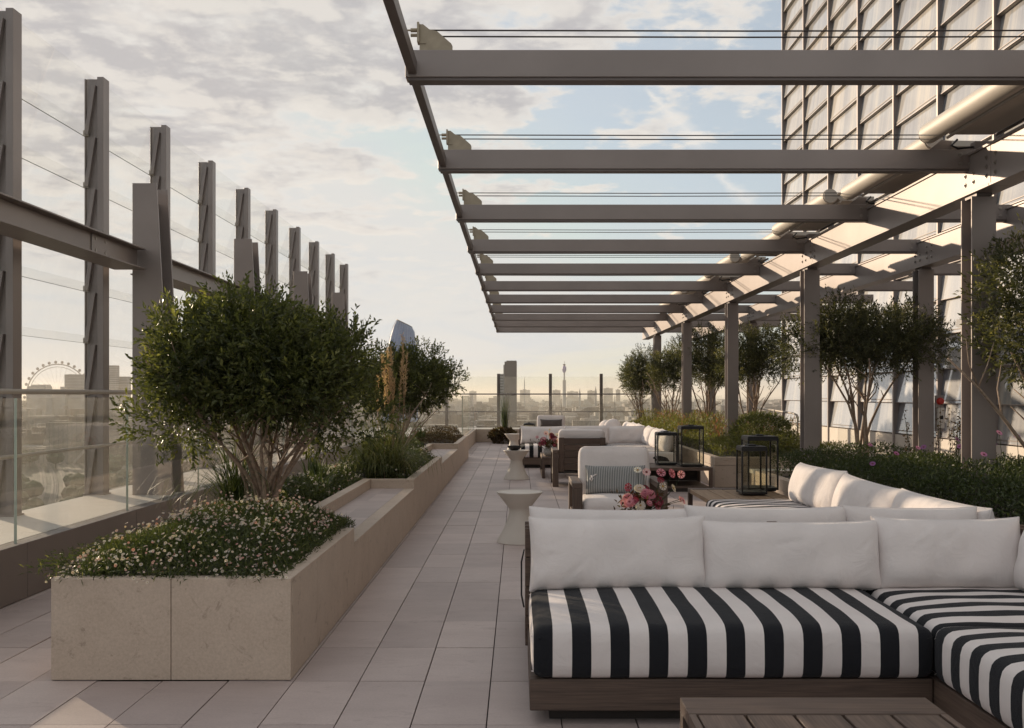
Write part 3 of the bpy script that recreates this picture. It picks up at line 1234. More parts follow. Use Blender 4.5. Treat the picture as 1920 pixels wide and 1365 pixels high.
def build_pergola():
    P = thing('pergola', 'long taupe steel pergola with open cross beams, columns and rolled awnings', 'pergola', (3.6, 16.8, 0))
    ox, oy = -3.6, -16.8
    def sh(m):
        m.v = [(x + ox, y + oy, z) for x, y, z in m.v]
        return m
    bolt = MB().tube([(0, 0, 0), (0, -.006, 0)], .017, 10).tube([(0, -.006, 0), (0, -.014, 0)], .009, 6)
    bolt_me = bolt.mesh('bolt')
    bolt_me.materials.append(M['bolt'])
    boltx = MB().tube([(0, 0, 0), (-.006, 0, 0)], .017, 10).tube([(-.006, 0, 0), (-.014, 0, 0)], .009, 6).mesh('bolt')
    boltx.materials.append(M['bolt'])
    br = MB().prism([(0, 0), (.185, 0), (.185, .038), (.178, .052), (.100, .120), (.055, .132), (.02, .16), (0, .16)], -.006, .006, 'y')
    br.box(-.012, 0, -.03, .03, .055, .165).tube([(-.05, 0, .128), (.0, 0, .128)], .012, 8).tube([(-.05, .0, .10), (.0, 0, .10)], .010, 8).tube([(-.07, 0, .128), (-.05, 0, .128)], .005, 6)
    br.box(.0, .035, -.012, .012, .05, .062)
    br_me = br.mesh('cable_bracket')
    br_me.materials.append(M['bracket'])
    for k, Y in enumerate(BEAM_Y):
        m = sh(MB().box(-.63, 6.8, Y, Y + .11, 3.078, 3.229))
        b = put('beam', m, M['steel'], P, bevel=.004)
        put('lower_flange', sh(MB().box(-.615, 6.78, Y + .010, Y + .100, 3.062, 3.0775)), M['steel_d'], b)
        for bx in (3.46, 3.535, 4.86, 4.935):
            for bz in (3.115, 3.19):
                put('bolt', bolt_me, None, b, (bx + ox, Y + oy - .0005, bz))
        if k < 9:
            put('cable_bracket', br_me, None, P, (-.555 + ox, Y + .055 + oy, 3.229))
            for dy, dz in ((0, .128), (.03, .104)):
                put('cable', sh(MB().tube([(-.52, Y + .055 + dy, 3.229 + dz), (1.3, Y + .055 + dy, 3.2245 + dz), (3.28, Y + .055 + dy, 3.229 + dz)], .0045, 6)), M['cable'], P)
    put('edge_rail', sh(MB().box(-.615, -.565, 2.5, BEAM_Y[-1] + .12, 3.095, 3.17)), M['steel_d'], P, bevel=.003)
    # two longitudinal girders with splices
    for gx in (3.60, 5.0):
        n = 0
        ends = [2.4, 7.78 - .35] + [7.78 - .35 + 4.5 * i for i in range(1, 6)]
        ends[-1] = 28.3
        for a, b in zip(ends[:-1], ends[1:]):
            m = MB()
            m.box(gx - .07, gx - .052, a + .003, b - .003, 2.893, 3.176)
            m.box(gx - .085, gx + .11, a + .003, b - .003, 2.872, 2.892).box(gx - .085, gx + .11, a + .003, b - .003, 3.177, 3.196)
            put('girder', sh(m), M['steel'], P, bevel=.002)
            for dy in (-.07, .07):
                for bz in (2.96, 3.03, 3.10):
                    put('bolt', boltx, None, P, (gx - .0705 + ox, a + dy + oy, bz)) if a > 4 else None
            for dy in (.28, .42):
                for bz in (2.96, 3.03):
                    put('bolt', boltx, None, P, (gx - .0705 + ox, a + dy + oy, bz)) if a > 4 else None
        for i in range(5):
            Y = 7.78 + 4.5 * i
            c = MB()
            c.box(gx - .095, gx + .095, Y - .095, Y - .08, 0, 2.845)
            c.box(gx - .095, gx + .095, Y + .08, Y + .095, 0, 2.845)
            c.box(gx + .0, gx + .012, Y - .0795, Y + .0795, 0, 2.845)
            col = put('column', sh(c), M['steel'], P, bevel=.003)
            put('cap_plate', sh(MB().box(gx - .06, gx + .06, Y - .1, Y + .1, 2.846, 2.871)), M['steel_d'], col)
            put('inspection_plug', sh(MB().tube([(gx - .01, Y - .096, .62), (gx - .01, Y - .104, .62)], .014, 10)), M['steel_d'], col)
    # rolled awnings, one per bay, with front profile, cassette and motor box
    for k in range(-1, 8):
        y0, y1 = BEAM_Y[0] + 2.25 * k + .17, BEAM_Y[0] + 2.25 * (k + 1) - .03
        x = 3.22 + (.10 if k % 2 else -.02)
        r = put('awning_roller', sh(MB().tube([(x, y0, 3.345), (x, y1, 3.345)], .078, 20)), M['alu'], P, smooth=40)
        put('end_ring', sh(MB().tube([(x, y1 - .001, 3.345), (x, y1 + .016, 3.345)], .062, 16).tube([(x, y1 + .015, 3.345), (x, y1 + .03, 3.345)], .07, 16)), M['steel_d'], r, smooth=40)
        put('end_ring', sh(MB().tube([(x, y0 - .018, 3.345), (x, y0 + .001, 3.345)], .07, 16)), M['alu'], r, smooth=40)
        cs = put('awning_cassette', sh(MB().prism([(x + .10, 3.345), (x + .13, 3.315), (x + .46, 3.315), (x + .48, 3.335), (x + .48, 3.36), (x + .10, 3.365)], y0 + .08, y1 - .08, 'y')), M['alu'], P, bevel=.003)
        put('trim_tube', sh(MB().tube([(x + .12, y0 + .05, 3.30), (x + .12, y1 - .06, 3.30)], .012, 8)), M['alu'], cs, smooth=40)
        put('trim_tube', sh(MB().tube([(x + .50, y0 + .05, 3.325), (x + .50, y1 - .06, 3.325)], .016, 8)), M['steel_d'], cs, smooth=40)
        put('motor_box', sh(MB().box(x + .38, x + .55, y1 + .045, y1 + .13, 3.232, 3.30)), M['steel_d'], P, bevel=.004)
        put('awning_bracket', sh(MB().prism([(x + .02, 3.2295), (x + .20, 3.2295), (x + .20, 3.30), (x + .12, 3.31)], y1 + .05, y1 + .062, 'y')), M['steel'], P)
        put('motor_cable', sh(MB().tube([(x + .24, y1 + .04, 3.31), (x + .19, y1 + .03, 3.26), (x + .24, y1 + .03, 3.236), (x + .38, y1 + .08, 3.26)], .009, 8)), M['black'], P, smooth=True)


build_pergola()


def build_facade():
    XF = 8.0
    B = thing('glass_building', 'tall building face clad in shingled glass panes between dark steel fins', 'building', (XF, 18, 0))
    body = MB().box(XF + .30 - XF, 14, 30.05 - 18, -16, 0, 14.6)
    put('body', body, mat_plain('building_core', (.16, .15, .14), .8), B)
    put('roof', MB().box(.25, 14.1, -16.1, 12.2, 14.6, 14.8), M['steel_d'], B)
    fin = MB().box(0, .045, -.03, .03, 0, 14.9).box(.0455, .31, -.02, .02, 0, 14.9)
    fin_me = fin.mesh('fin')
    fin_me.materials.append(M['steel'])
    W = 2.24
    H = .654
    pm = MB()
    th = .02
    # leaning pane: foot proud (x=.05), head tucked back (x=.25)
    pm.prism([(.05, 0), (.07, 0), (.15, H + .015), (.13, H + .015)], .022, W - .022, 'y')
    pane_me = pm.mesh('pane')
    pane_me.materials.append(M['facade'])
    tr_me = MB().box(.044, .068, .024, W - .024, -.010, .0).mesh('transom')
    tr_me.materials.append(M['steel'])
    tr2 = MB().box(.0685, .16, .024, W - .022, -.014, -.002).mesh('soffit')
    tr2.materials.append(M['alu'])
    ledge2 = MB().box(.045, .072, .022, W - .022, .045, .062).mesh('drip_bar')
    ledge2.materials.append(M['steel_d'])
    for k in range(11):
        Y = 30.2 - W * k
        put('fin', fin_me, None, B, (0, Y - 18, 0))
        if k == 10: break
        for r in range(-1, 22):
            z = .5 + H * r
            if z < -.1: continue
            if z - EYE > 770 * (Y) / FPX: continue
            p = put('pane', pane_me, None, B, (rnd.uniform(-.004, .004), Y - W - 18, z), rot=(0, R(rnd.uniform(-.8, .8)), R(rnd.uniform(-.12, .12))))
            put('transom', tr_me, None, p)
            put('soffit', tr2, None, p)
            if (r + k) % 2 == 0:
                put('drip_bar', ledge2, None, p)
    put('plinth', MB().box(.03, .3, -12.1, 12.2, 0, .47), M['alu'], B)


build_facade()


def stone_run(parent, x0, x1, y0, y1, z0, z1, off, step=.6, axis='x', thick=.03):
    """facing slabs of one wall face; wall plane at fixed coordinate, pieces run along the other"""
    a, b = (x0, x1) if axis == 'x' else (y0, y1)
    n = max(1, int(round((b - a) / step)))
    for i in range(n):
        u0, u1 = a + (b - a) * i / n, a + (b - a) * (i + 1) / n
        if axis == 'x':
            m = MB().box(u0 + .0015, u1 - .0015, y0, y0 + thick, z0, z1)
        else:
            m = MB().box(x0 - thick, x0, u0 + .0015, u1 - .0015, z0, z1)
        m.v = [(x - off[0], y - off[1], z - off[2]) for x, y, z in m.v]
        put('stone_slab', m, M['lime'], parent, bevel=.0025)


def build_left_planter():
    off = (-1.59, 12.6, 0)
    t = thing('stone_planter', 'long limestone planter with built-in lowered bench seats beside the walkway', 'planter', off)
    def sh(m):
        m.v = [(x - off[0], y - off[1], z - off[2]) for x, y, z in m.v]
        return m
    xl, xr, yf, yb, H, HB = -2.14, -1.04, 4.548, 20.7, .468, .376
    benches = [(6.3, 9.9), (13.5, 17.1)]
    highs = [(4.548, 6.3), (9.9, 13.5), (17.1, 20.7)]
    # front face (two slabs), left side, right side with its notches
    stone_run(t, xl, xr, yf, yf, .004, H, off, .55, 'x')
    stone_run(t, xl + .03, xl + .03, yf + .031, yb, .004, H, off, .6, 'y')
    for a, b in highs:
        stone_run(t, xr, xr, a + (.031 if a < 5 else 0), b, .004, H, off, .6, 'y')
    for a, b in benches:
        stone_run(t, xr, xr, a, b, .004, HB - .0305, off, .6, 'y')
    stone_run(t, xl, xr, yb, yb, .004, H, off, .55, 'x')
    # copings of the raised parts
    cw = .085
    def coping(x0, x1, y0, y1, z=H, axis='y'):
        L = (y1 - y0) if axis == 'y' else (x1 - x0)
        n = max(1, int(round(L / .9)))
        for i in range(n):
            if axis == 'y':
                m = MB().box(x0, x1, y0 + L * i / n + .001, y0 + L * (i + 1) / n - .001, z - .03, z)
            else:
                m = MB().box(x0 + L * i / n + .001, x0 + L * (i + 1) / n - .001, y0, y1, z - .03, z)
            put('coping', sh(m), M['lime'], t, bevel=.003)
    coping(xl + .031, xr - .031, yf + .0305, yf + cw, H - .0006, axis='x')
    coping(xl + .0305, xl + cw, yf + cw + .001, yb - .01, H - .0006)
    for a, b in highs:
        coping(xr - cw, xr - .0305, a + (cw + .001 if a < 5 else 0), b, H - .0006)
    # curb behind each bench and the cross walls at its ends
    xi = -1.475
    for a, b in benches:
        m = MB().box(xi - .08, xi, a - .08, b + .08, HB - .0295, H - .0305)
        put('back_curb', sh(m), M['lime'], t, bevel=.002)
        coping(xi - .085, xi + .004, a - .08, b + .08, H)
        for c in (a - .08, b):
            put('cross_wall', sh(MB().box(xi + .0005, xr - .0305, c, c + .08, HB - .0295, H - .0305)), M['lime'], t, bevel=.002)
            coping(xi + .0045, xr - cw - .0005, c - .001, c + .081, axis='x')
        # seat slabs: a main field and a narrow nosing along the walkway
        n = 4
        for i in range(n):
            y0, y1 = a + (b - a) * i / n, a + (b - a) * (i + 1) / n
            put('seat_slab', sh(MB().box(xi + .001, xr - .10, y0 + .001, y1 - .001, HB - .03, HB)), M['tile'], t, bevel=.002)
            put('seat_slab', sh(MB().box(xr - .098, xr + .002, y0 + .001, y1 - .001, HB - .03, HB + .0008)), M['lime'], t, bevel=.002)
    put('core', sh(MB().box(xl + .031, xr - .031, yf + .031, yb - .01, .005, HB - .032)), M['joint'], t)
    so = MB()
    so.box(xl + .031, xi - .081, yf + .032, yb - .01, HB - .031, H - .05)
    for a, b in highs:
        so.box(xi - .0805, xr - .032, a + (.033 if a < 5 else .081), b - .081, HB - .031, H - .05)
    put('soil', sh(so), M['soil'], t)


build_left_planter()


def build_right_planters():
    # A: beside the near seating; B: long one further on; a low bench between
    def planter(name, label, x0, x1, y0, y1, H, band=None):
        off = (x0, y0, 0)
        t = thing(name, label, 'planter', off)
        def sh(m):
            m.v = [(x - off[0], y - off[1], z) for x, y, z in m.v]
            return m
        stone_run(t, x0, x1, y0, y0, .004, H - .12, off, .9, 'x')
        stone_run(t, x0 + .03, x0 + .03, y0 + .031, y1, .004, H - .12, off, .9, 'y')
        n = max(1, int((x1 - x0) / .9))
        for i in range(n):
            a, b = x0 + (x1 - x0) * i / n, x0 + (x1 - x0) * (i + 1) / n
            put('coping', sh(MB().box(a + .001, b - .001, y0 - .002, y0 + .10, H - .117, H)), M['lime'], t, bevel=.004)
        n = max(1, int((y1 - y0) / .9))
        for i in range(n):
            a, b = y0 + .101 + (y1 - y0 - .101) * i / n, y0 + .101 + (y1 - y0 - .101) * (i + 1) / n
            put('coping', sh(MB().box(x0 - .002, x0 + .10, a + .001, b - .001, H - .117, H)), M['lime'], t, bevel=.004)
        put('back_wall', sh(MB().box(x1 - .03, x1, y0 + .1, y1, .004, H)), M['lime'], t)
        put('end_wall', sh(MB().box(x0 + .03, x1 - .031, y1 - .03, y1, .004, H)), M['lime'], t)
        put('soil', sh(MB().box(x0 + .032, x1 - .032, y0 + .032, y1 - .032, .01, H - .06)), M['soil'], t)
        return t
    planter('stone_planter', 'limestone planter behind the near corner seating filled with a dark green hedge', 2.74, 4.9, 4.0, 11.5, .43)
    planter('stone_planter', 'limestone planter with two-course walls and meadow planting behind the far lounge', 2.76, 4.9, 14.0, 27.2, .43)
    off = (2.93, 11.52, 0)
    t = thing('stone_bench', 'low pale stone bench set between the two planters on the lounge side', 'bench', off)
    put('seat_slab', MB().box(0, 1.9, .02, 1.1, .32, .37), M['ledge'], t, bevel=.004)
    for i in range(4):
        put('stone_slab', MB().box(.02, .05, .05 + .26 * i, .05 + .26 * i + .257, .004, .319), M['lime'], t)
    put('stone_slab', MB().box(.051, 1.9, .03, .06, .004, .319), M['lime'], t)


build_right_planters()

# =================================================================== CITY
GZ = -62.0


def build_city():
    g = MB()
    g.add([(-30000, -500, GZ), (30000, -500, GZ), (30000, 40000, GZ), (-30000, 40000, GZ)], [(0, 1, 2, 3)])
    struct('ground', g.mesh('ground', fix=False), M['ground'])
    rg = np.random.default_rng(3)
    m = MB()
    n = 0
    while n < 5200:
        Y = 260 * math.exp(rg.random() * 3.1)
        X = (rg.random() * 2 - 1) * (Y * .66 + 20) + rg.normal(0, 15)
        if Y < 900 and X < -.15 * Y and abs(X + .47 * Y) < .11 * Y: continue     # the railway cutting
        s = 1 + Y / 2600
        w, d = rg.uniform(9, 34) * s, rg.uniform(9, 30) * s
        h = rg.gamma(5, 3.6) + 4
        h = min(h, 34 + Y * .004, 60.5)
        m.box(X - w / 2, X + w / 2, Y, Y + d, GZ - 1, GZ + h)
        if rg.random() < .4:
            m.box(X - w / 5, X + w / 6, Y + d * .3, Y + d * .6, GZ + h - .5, GZ + h + 3 * s)
        n += 1
    o = put('city_rooftops', m.mesh('city_rooftops', fix=False), M['city'])
    tag(o, 'distant mass of brick and stone city rooftops below the terrace', 'city', kind='stuff')
    # street trees and parks, one dark mass
    pos = []
    for c in range(150):
        Y = 320 * math.exp(rg.random() * 2.4)
        X = (rg.random() * 2 - 1) * Y * .6
        k = rg.integers(4, 16)
        q = np.stack([X + rg.normal(0, 30, k), Y + rg.normal(0, 25, k), np.full(k, GZ + 6)], 1)
        pos.append(q)
    pos = np.concatenate(pos)
    tm = MB()
    for x, y, z in pos:
        r = rg.uniform(4, 8)
        prof = [(.3, -6), (.4, -r * .3), (r * .8, 0), (r, r * .5), (r * .7, r), (.1, r * 1.3)]
        tm.lathe(prof, 7, (x, y, z), cap=False)
    o = put('city_trees', tm.mesh('city_trees', fix=False), mat_plain('city_tree_green', (.05, .06, .025), .9, 0, .4, .3))
    tag(o, 'far dark green mass of street trees between the city rooftops', 'trees', kind='stuff')
    # railway running away below the left edge
    rw = thing('railway_line', 'railway tracks curving away far below the left edge of the terrace', 'railway', (-160, 380, GZ))
    for k in range(7):
        x = -26 + k * 8.0
        pts = []
        for i in range(15):
            y = -150 + i * 60
            pts.append((x - .47 * (y) + 22 * math.sin((y + 90) / 260.0) - 20, y))
        v, f, v2, f2 = [], [], [], []
        for (px, py) in pts:
            v += [(px - 2.2, py, .3 + .02 * k), (px + 2.2, py, .3 + .02 * k)]
        f = [(2 * i, 2 * i + 1, 2 * i + 3, 2 * i + 2) for i in range(len(pts) - 1)]
        mm = MB().add(v, f)
        b = put('track_bed', mm.mesh('track_bed', fix=False), M['rail'], rw)
        rl = MB()
        for dx in (-.75, .75):
            rl.tube([(px + dx, py, .55 + .02 * k) for px, py in pts], .16, 4)
        put('rail', rl, M['rail_shine'], b)


build_city()


def far_block(name, label, px0, px1, ytop, Y, mat, cat='building', depth=None, roofs=(), bands=0, group=None):
    a, b = at(px0, ytop, Y), at(px1, ytop, Y)
    w = b.x - a.x
    d = depth or max(12, w * .8)
    c = (a.x + b.x) / 2
    t = thing(name, label, cat, (c, Y + d / 2, GZ), group)
    H = a.z - GZ
    put('wall', MB().box(-w / 2, w / 2, -d / 2, d / 2, 0, H), mat, t)
    if bands:
        m = MB()
        for k in range(bands):
            z = H - (k + .6) * (H - 62) / bands
            m.box(-w / 2 - .25, w / 2 + .25, -d / 2 - .25, d / 2 + .25, z - .35, z + .35)
        put('floor_bands', m, M['tower_pale'] if mat is not M['tower_pale'] else M['tower_dark'], t)['kind'] = 'stuff'
    for (q0, q1, h) in roofs:
        put('roof_plant', MB().box(-w / 2 + w * q0, -w / 2 + w * q1, -d / 3, d / 3, H, H + h * Y / FPX), mat, t)
    return t


def build_skyline():
    # observation wheel
    Y = 2250
    c = at(108, 741, Y)
    Rr = 58 * Y / FPX
    t = thing('observation_wheel', 'giant observation wheel with hanging capsules standing in the haze', 'wheel', (c.x, Y, GZ))
    hz = c.z - GZ
    ang = [2 * math.pi * k / 72 for k in range(73)]
    put('rim', MB().tube([(Rr * math.cos(a), 0, hz + Rr * math.sin(a)) for a in ang], 1.3, 5, cap=False), M['far_steel'], t)
    put('inner_rim', MB().tube([((Rr - 6) * math.cos(a), 0, hz + (Rr - 6) * math.sin(a)) for a in ang], .6, 4, cap=False), M['far_steel'], t)
    put('hub', MB().tube([(0, -8, hz), (0, 8, hz)], 4, 10), M['far_steel'], t)
    for s in (-1, 1):
        put('leg', MB().tube([(s * 26, -26, 0), (0, -9, hz)], [2.2, 1.6], 6), M['far_steel'], t)
    cap = MB().lathe([(.1, -3.6), (2.6, -2.4), (3.4, 0), (2.6, 2.4), (.1, 3.6)], 8).mesh('capsule')
    cap.materials.append(M['far_steel'])
    for k in range(32):
        a = 2 * math.pi * (k + .3) / 32
        put('capsule', cap, None, t, ((Rr + 5) * math.cos(a), 0, hz + (Rr + 5) * math.sin(a)))
        put('spoke', MB().tube([(0, 0, hz), ((Rr - 6) * math.cos(a), 0, hz + (Rr - 6) * math.sin(a))], .18, 3), M['far_steel'], t)
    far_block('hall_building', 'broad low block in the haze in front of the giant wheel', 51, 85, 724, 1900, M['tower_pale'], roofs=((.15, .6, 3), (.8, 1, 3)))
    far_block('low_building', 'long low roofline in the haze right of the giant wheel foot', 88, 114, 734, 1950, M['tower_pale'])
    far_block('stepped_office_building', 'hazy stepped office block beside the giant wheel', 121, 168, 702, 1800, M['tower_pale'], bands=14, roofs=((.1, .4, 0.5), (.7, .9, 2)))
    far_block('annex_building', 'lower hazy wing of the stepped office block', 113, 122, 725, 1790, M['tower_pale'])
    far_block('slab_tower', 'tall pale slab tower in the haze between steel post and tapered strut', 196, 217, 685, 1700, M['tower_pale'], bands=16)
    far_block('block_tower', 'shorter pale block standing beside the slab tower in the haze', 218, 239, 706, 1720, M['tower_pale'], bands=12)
    # blue glass tower with swelling waist and slanted top
    Y = 950
    def pz(px, py):
        p = at(px, py, Y)
        return p.x, p.z
    c = at(755, 740, Y)
    t = thing('glass_skyscraper', 'blue glass skyscraper with bulging side and slanted crown behind the planting', 'skyscraper', (c.x, Y, GZ))
    left = [(718, 790), (722, 700), (726, 660), (732, 632), (738, 612), (745, 600)]
    right = [(784, 790), (783, 700), (780.5, 660), (779, 636), (777, 622), (772, 613)]
    m = MB()
    ring = []
    for (lx, ly), (rx, ry) in zip(left, right):
        (x0, z0), (x1, z1) = pz(lx, ly), pz(rx, ry)
        cx, hw = (x0 + x1) / 2, (x1 - x0) / 2
        row = []
        for k in range(16):
            a = 2 * math.pi * k / 16
            q = math.cos(a)
            sx = math.copysign(abs(q) ** .7, q)
            zz = z0 + (z1 - z0) * (sx + 1) / 2
            row.append((cx + hw * sx - c.x, 14 * math.copysign(abs(math.sin(a)) ** .7, math.sin(a)), zz - GZ))
        ring.append(row)
    vs = [p for row in ring for p in row]
    fs = [(j * 16 + k, j * 16 + (k + 1) % 16, (j + 1) * 16 + (k + 1) % 16, (j + 1) * 16 + k) for j in range(len(ring) - 1) for k in range(16)]
    fs.append(tuple(range((len(ring) - 1) * 16, len(ring) * 16)))
    put('shaft', MB().add(vs, fs), M['tower_blue'], t, smooth=50)
    rib = MB()
    for k in range(8, 16):
        rib.tube([Vector(ring[j][k]) + Vector((0, -.15, 0)) for j in range(len(ring))], .22, 4)
        rib.tube([(Vector(ring[j][k]) + Vector(ring[j][(k + 1) % 16])) / 2 + Vector((0, -.15, 0)) for j in range(len(ring))], .14, 4)
    put('glazing_ribs', rib, M['tower_rib'], t)['kind'] = 'stuff'
    bandm = MB()
    for j in range(len(ring) - 1):
        for q in np.linspace(0, 1, 7)[:-1]:
            row = [Vector(ring[j][k]).lerp(Vector(ring[j + 1][k]), q) for k in range(16)]
            bandm.tube(row + [row[0]], .16, 3, cap=False)
    put('floor_bands', bandm, M['tower_rib'], t)['kind'] = 'stuff'
    put('crown_rim', MB().tube(ring[-1] + [ring[-1][0]], .45, 5, cap=False), M['tower_dark'], t)
    # brutalist tower and its pale neighbour
    tw = far_block('dark_tower', 'dark brown concrete tower with chamfered top beyond the end windscreen', 946, 969, 678, 820, M['tower_dark'], bands=0, roofs=((.15, .98, 2),))
    put('stair_shaft', MB().box(-6.0, -5.1, -4, 3, 0, 88), M['tower_pale'], tw)
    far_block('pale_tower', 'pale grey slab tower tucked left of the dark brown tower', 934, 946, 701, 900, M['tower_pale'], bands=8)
    # communications tower
    Y = 2400
    c = at(1058, 740, Y)
    k = Y / FPX
    t = thing('communications_tower', 'slim communications tower with drum galleries and a violet band on the skyline', 'tower', (c.x, Y, GZ))
    h0 = c.z - GZ
    put('shaft', MB().lathe([(4.2 * k, 0), (3.4 * k, h0 + 5 * k), (3.2 * k, h0 + 27 * k), (1.5 * k, h0 + 28 * k), (1.4 * k, h0 + 44 * k)], 14), M['tower_pale'], t, smooth=40)
    put('drum', MB().lathe([(1.6 * k, h0 + 41 * k), (3.3 * k, h0 + 44 * k), (4 * k, h0 + 47 * k), (4 * k, h0 + 51 * k), (1.9 * k, h0 + 54 * k), (1.4 * k, h0 + 55 * k)], 14), M['tower_violet'], t, smooth=40)
    put('gallery', MB().lathe([(2.4 * k, h0 + 55 * k), (2.5 * k, h0 + 57 * k), (1.0 * k, h0 + 57.6 * k)], 12), M['tower_dark'], t)
    put('mast', MB().tube([(0, 0, h0 + 57 * k), (0, 0, h0 + 62.5 * k)], .45 * k, 6), M['tower_dark'], t)
    for (p0, p1, yt, Y, lab) in [
        (880, 893, 733.5, 5200, 'small hazy block on the skyline left of the pale slab tower'),
        (975, 994, 731, 5000, 'flat-roofed hazy block on the skyline right of the dark brown tower'),
        (1036, 1051, 731.5, 5100, 'pale hazy block at the foot of the communications tower'),
        (1064, 1084, 734, 5200, 'long low hazy roofline right of the communications tower'),
        (1102, 1116, 732.5, 4900, 'hazy block beside the thin spire on the skyline'),
        (1132, 1149, 728, 4600, 'grey hazy block on the skyline right of the windscreen post'),
        (1155, 1163, 730.5, 4700, 'narrow hazy block with a flared roof on the skyline'),
        (1192, 1204, 727, 4600, 'grey hazy block on the skyline beside the planter trees')]:
        far_block('skyline_building', lab, p0, p1, yt, Y, M['city'], roofs=((.3, .6, 1.2),))
    for (p, yt, lab) in [(983.5, 706, 'thin crane mast on the hazy skyline'), (1117, 724, 'thin church spire on the hazy skyline'), (1087, 728, 'short pointed turret on the hazy skyline')]:
        a = at(p, yt, 2500)
        w = 1.2 if yt < 710 else 3
        o = put('skyline_spire', MB().tube([(0, 0, 0), (0, 0, a.z - GZ - 14), (0, 0, a.z - GZ)], [w, w, .2], 6), M['tower_pale'], None, (a.x, 2500, GZ))
        tag(o, lab, 'spire')


build_skyline()


def build_haze():
    m = MB().box(-31000, 31000, -900, 41000, GZ - 1.5, 92)
    o = put('haze', m)
    mat = bpy.data.materials.new('haze_air')
    mat.use_nodes = True
    nt = mat.node_tree
    nt.nodes.clear()
    v = nd(nt, 'ShaderNodeVolumePrincipled')
    v.inputs['Color'].default_value = (.93, .88, .80, 1)
    v.inputs['Density'].default_value = .00011
    v.inputs['Anisotropy'].default_value = .35
    out = nd(nt, 'ShaderNodeOutputMaterial')
    nt.links.new(v.outputs[0], out.inputs['Volume'])
    o.data.materials.append(mat)
    o['kind'] = 'stuff'


build_haze()

# =================================================================== PLANTING
def build_tree(name, label, base, lobes, targets, shoots, per, leaf, width, leafmat, bark, seed, r0=.018, cat='tree', sub=3, length=.14, up=.55, shell=.5, sub_len=.3, bow=.25):
    rg = np.random.default_rng(seed)
    t = thing(name, label, cat, base)
    b = Vector(base)
    tm = MB()
    stems(tm, (0, 0, 0), [Vector(q) - b for q in targets], r0, r0 * .3, rg, bow=bow, sub=sub, sub_len=sub_len)
    put('trunk', tm, bark, t, smooth=True)
    L = [(q[0] - b.x, q[1] - b.y, q[2] - b.z) + tuple(q[3:]) for q in lobes]
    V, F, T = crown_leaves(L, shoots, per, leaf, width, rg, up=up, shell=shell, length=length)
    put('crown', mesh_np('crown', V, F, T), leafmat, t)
    return t


def lobed(c, r, n, size, seed, flat=.6):
    """uneven crown: n lobes scattered over an ellipsoid"""
    rg = np.random.default_rng(seed)
    out = []
    for k in range(n):
        d = unit(rg.normal(size=3))
        if d[2] < -.35: d[2] *= .4
        q = rg.uniform(.45, .85)
        s = size * rg.uniform(.75, 1.25)
        out.append((c[0] + d[0] * r[0] * q, c[1] + d[1] * r[1] * q, c[2] + d[2] * r[2] * q, s, s, s * flat * rg.uniform(.9, 1.2)))
    return out


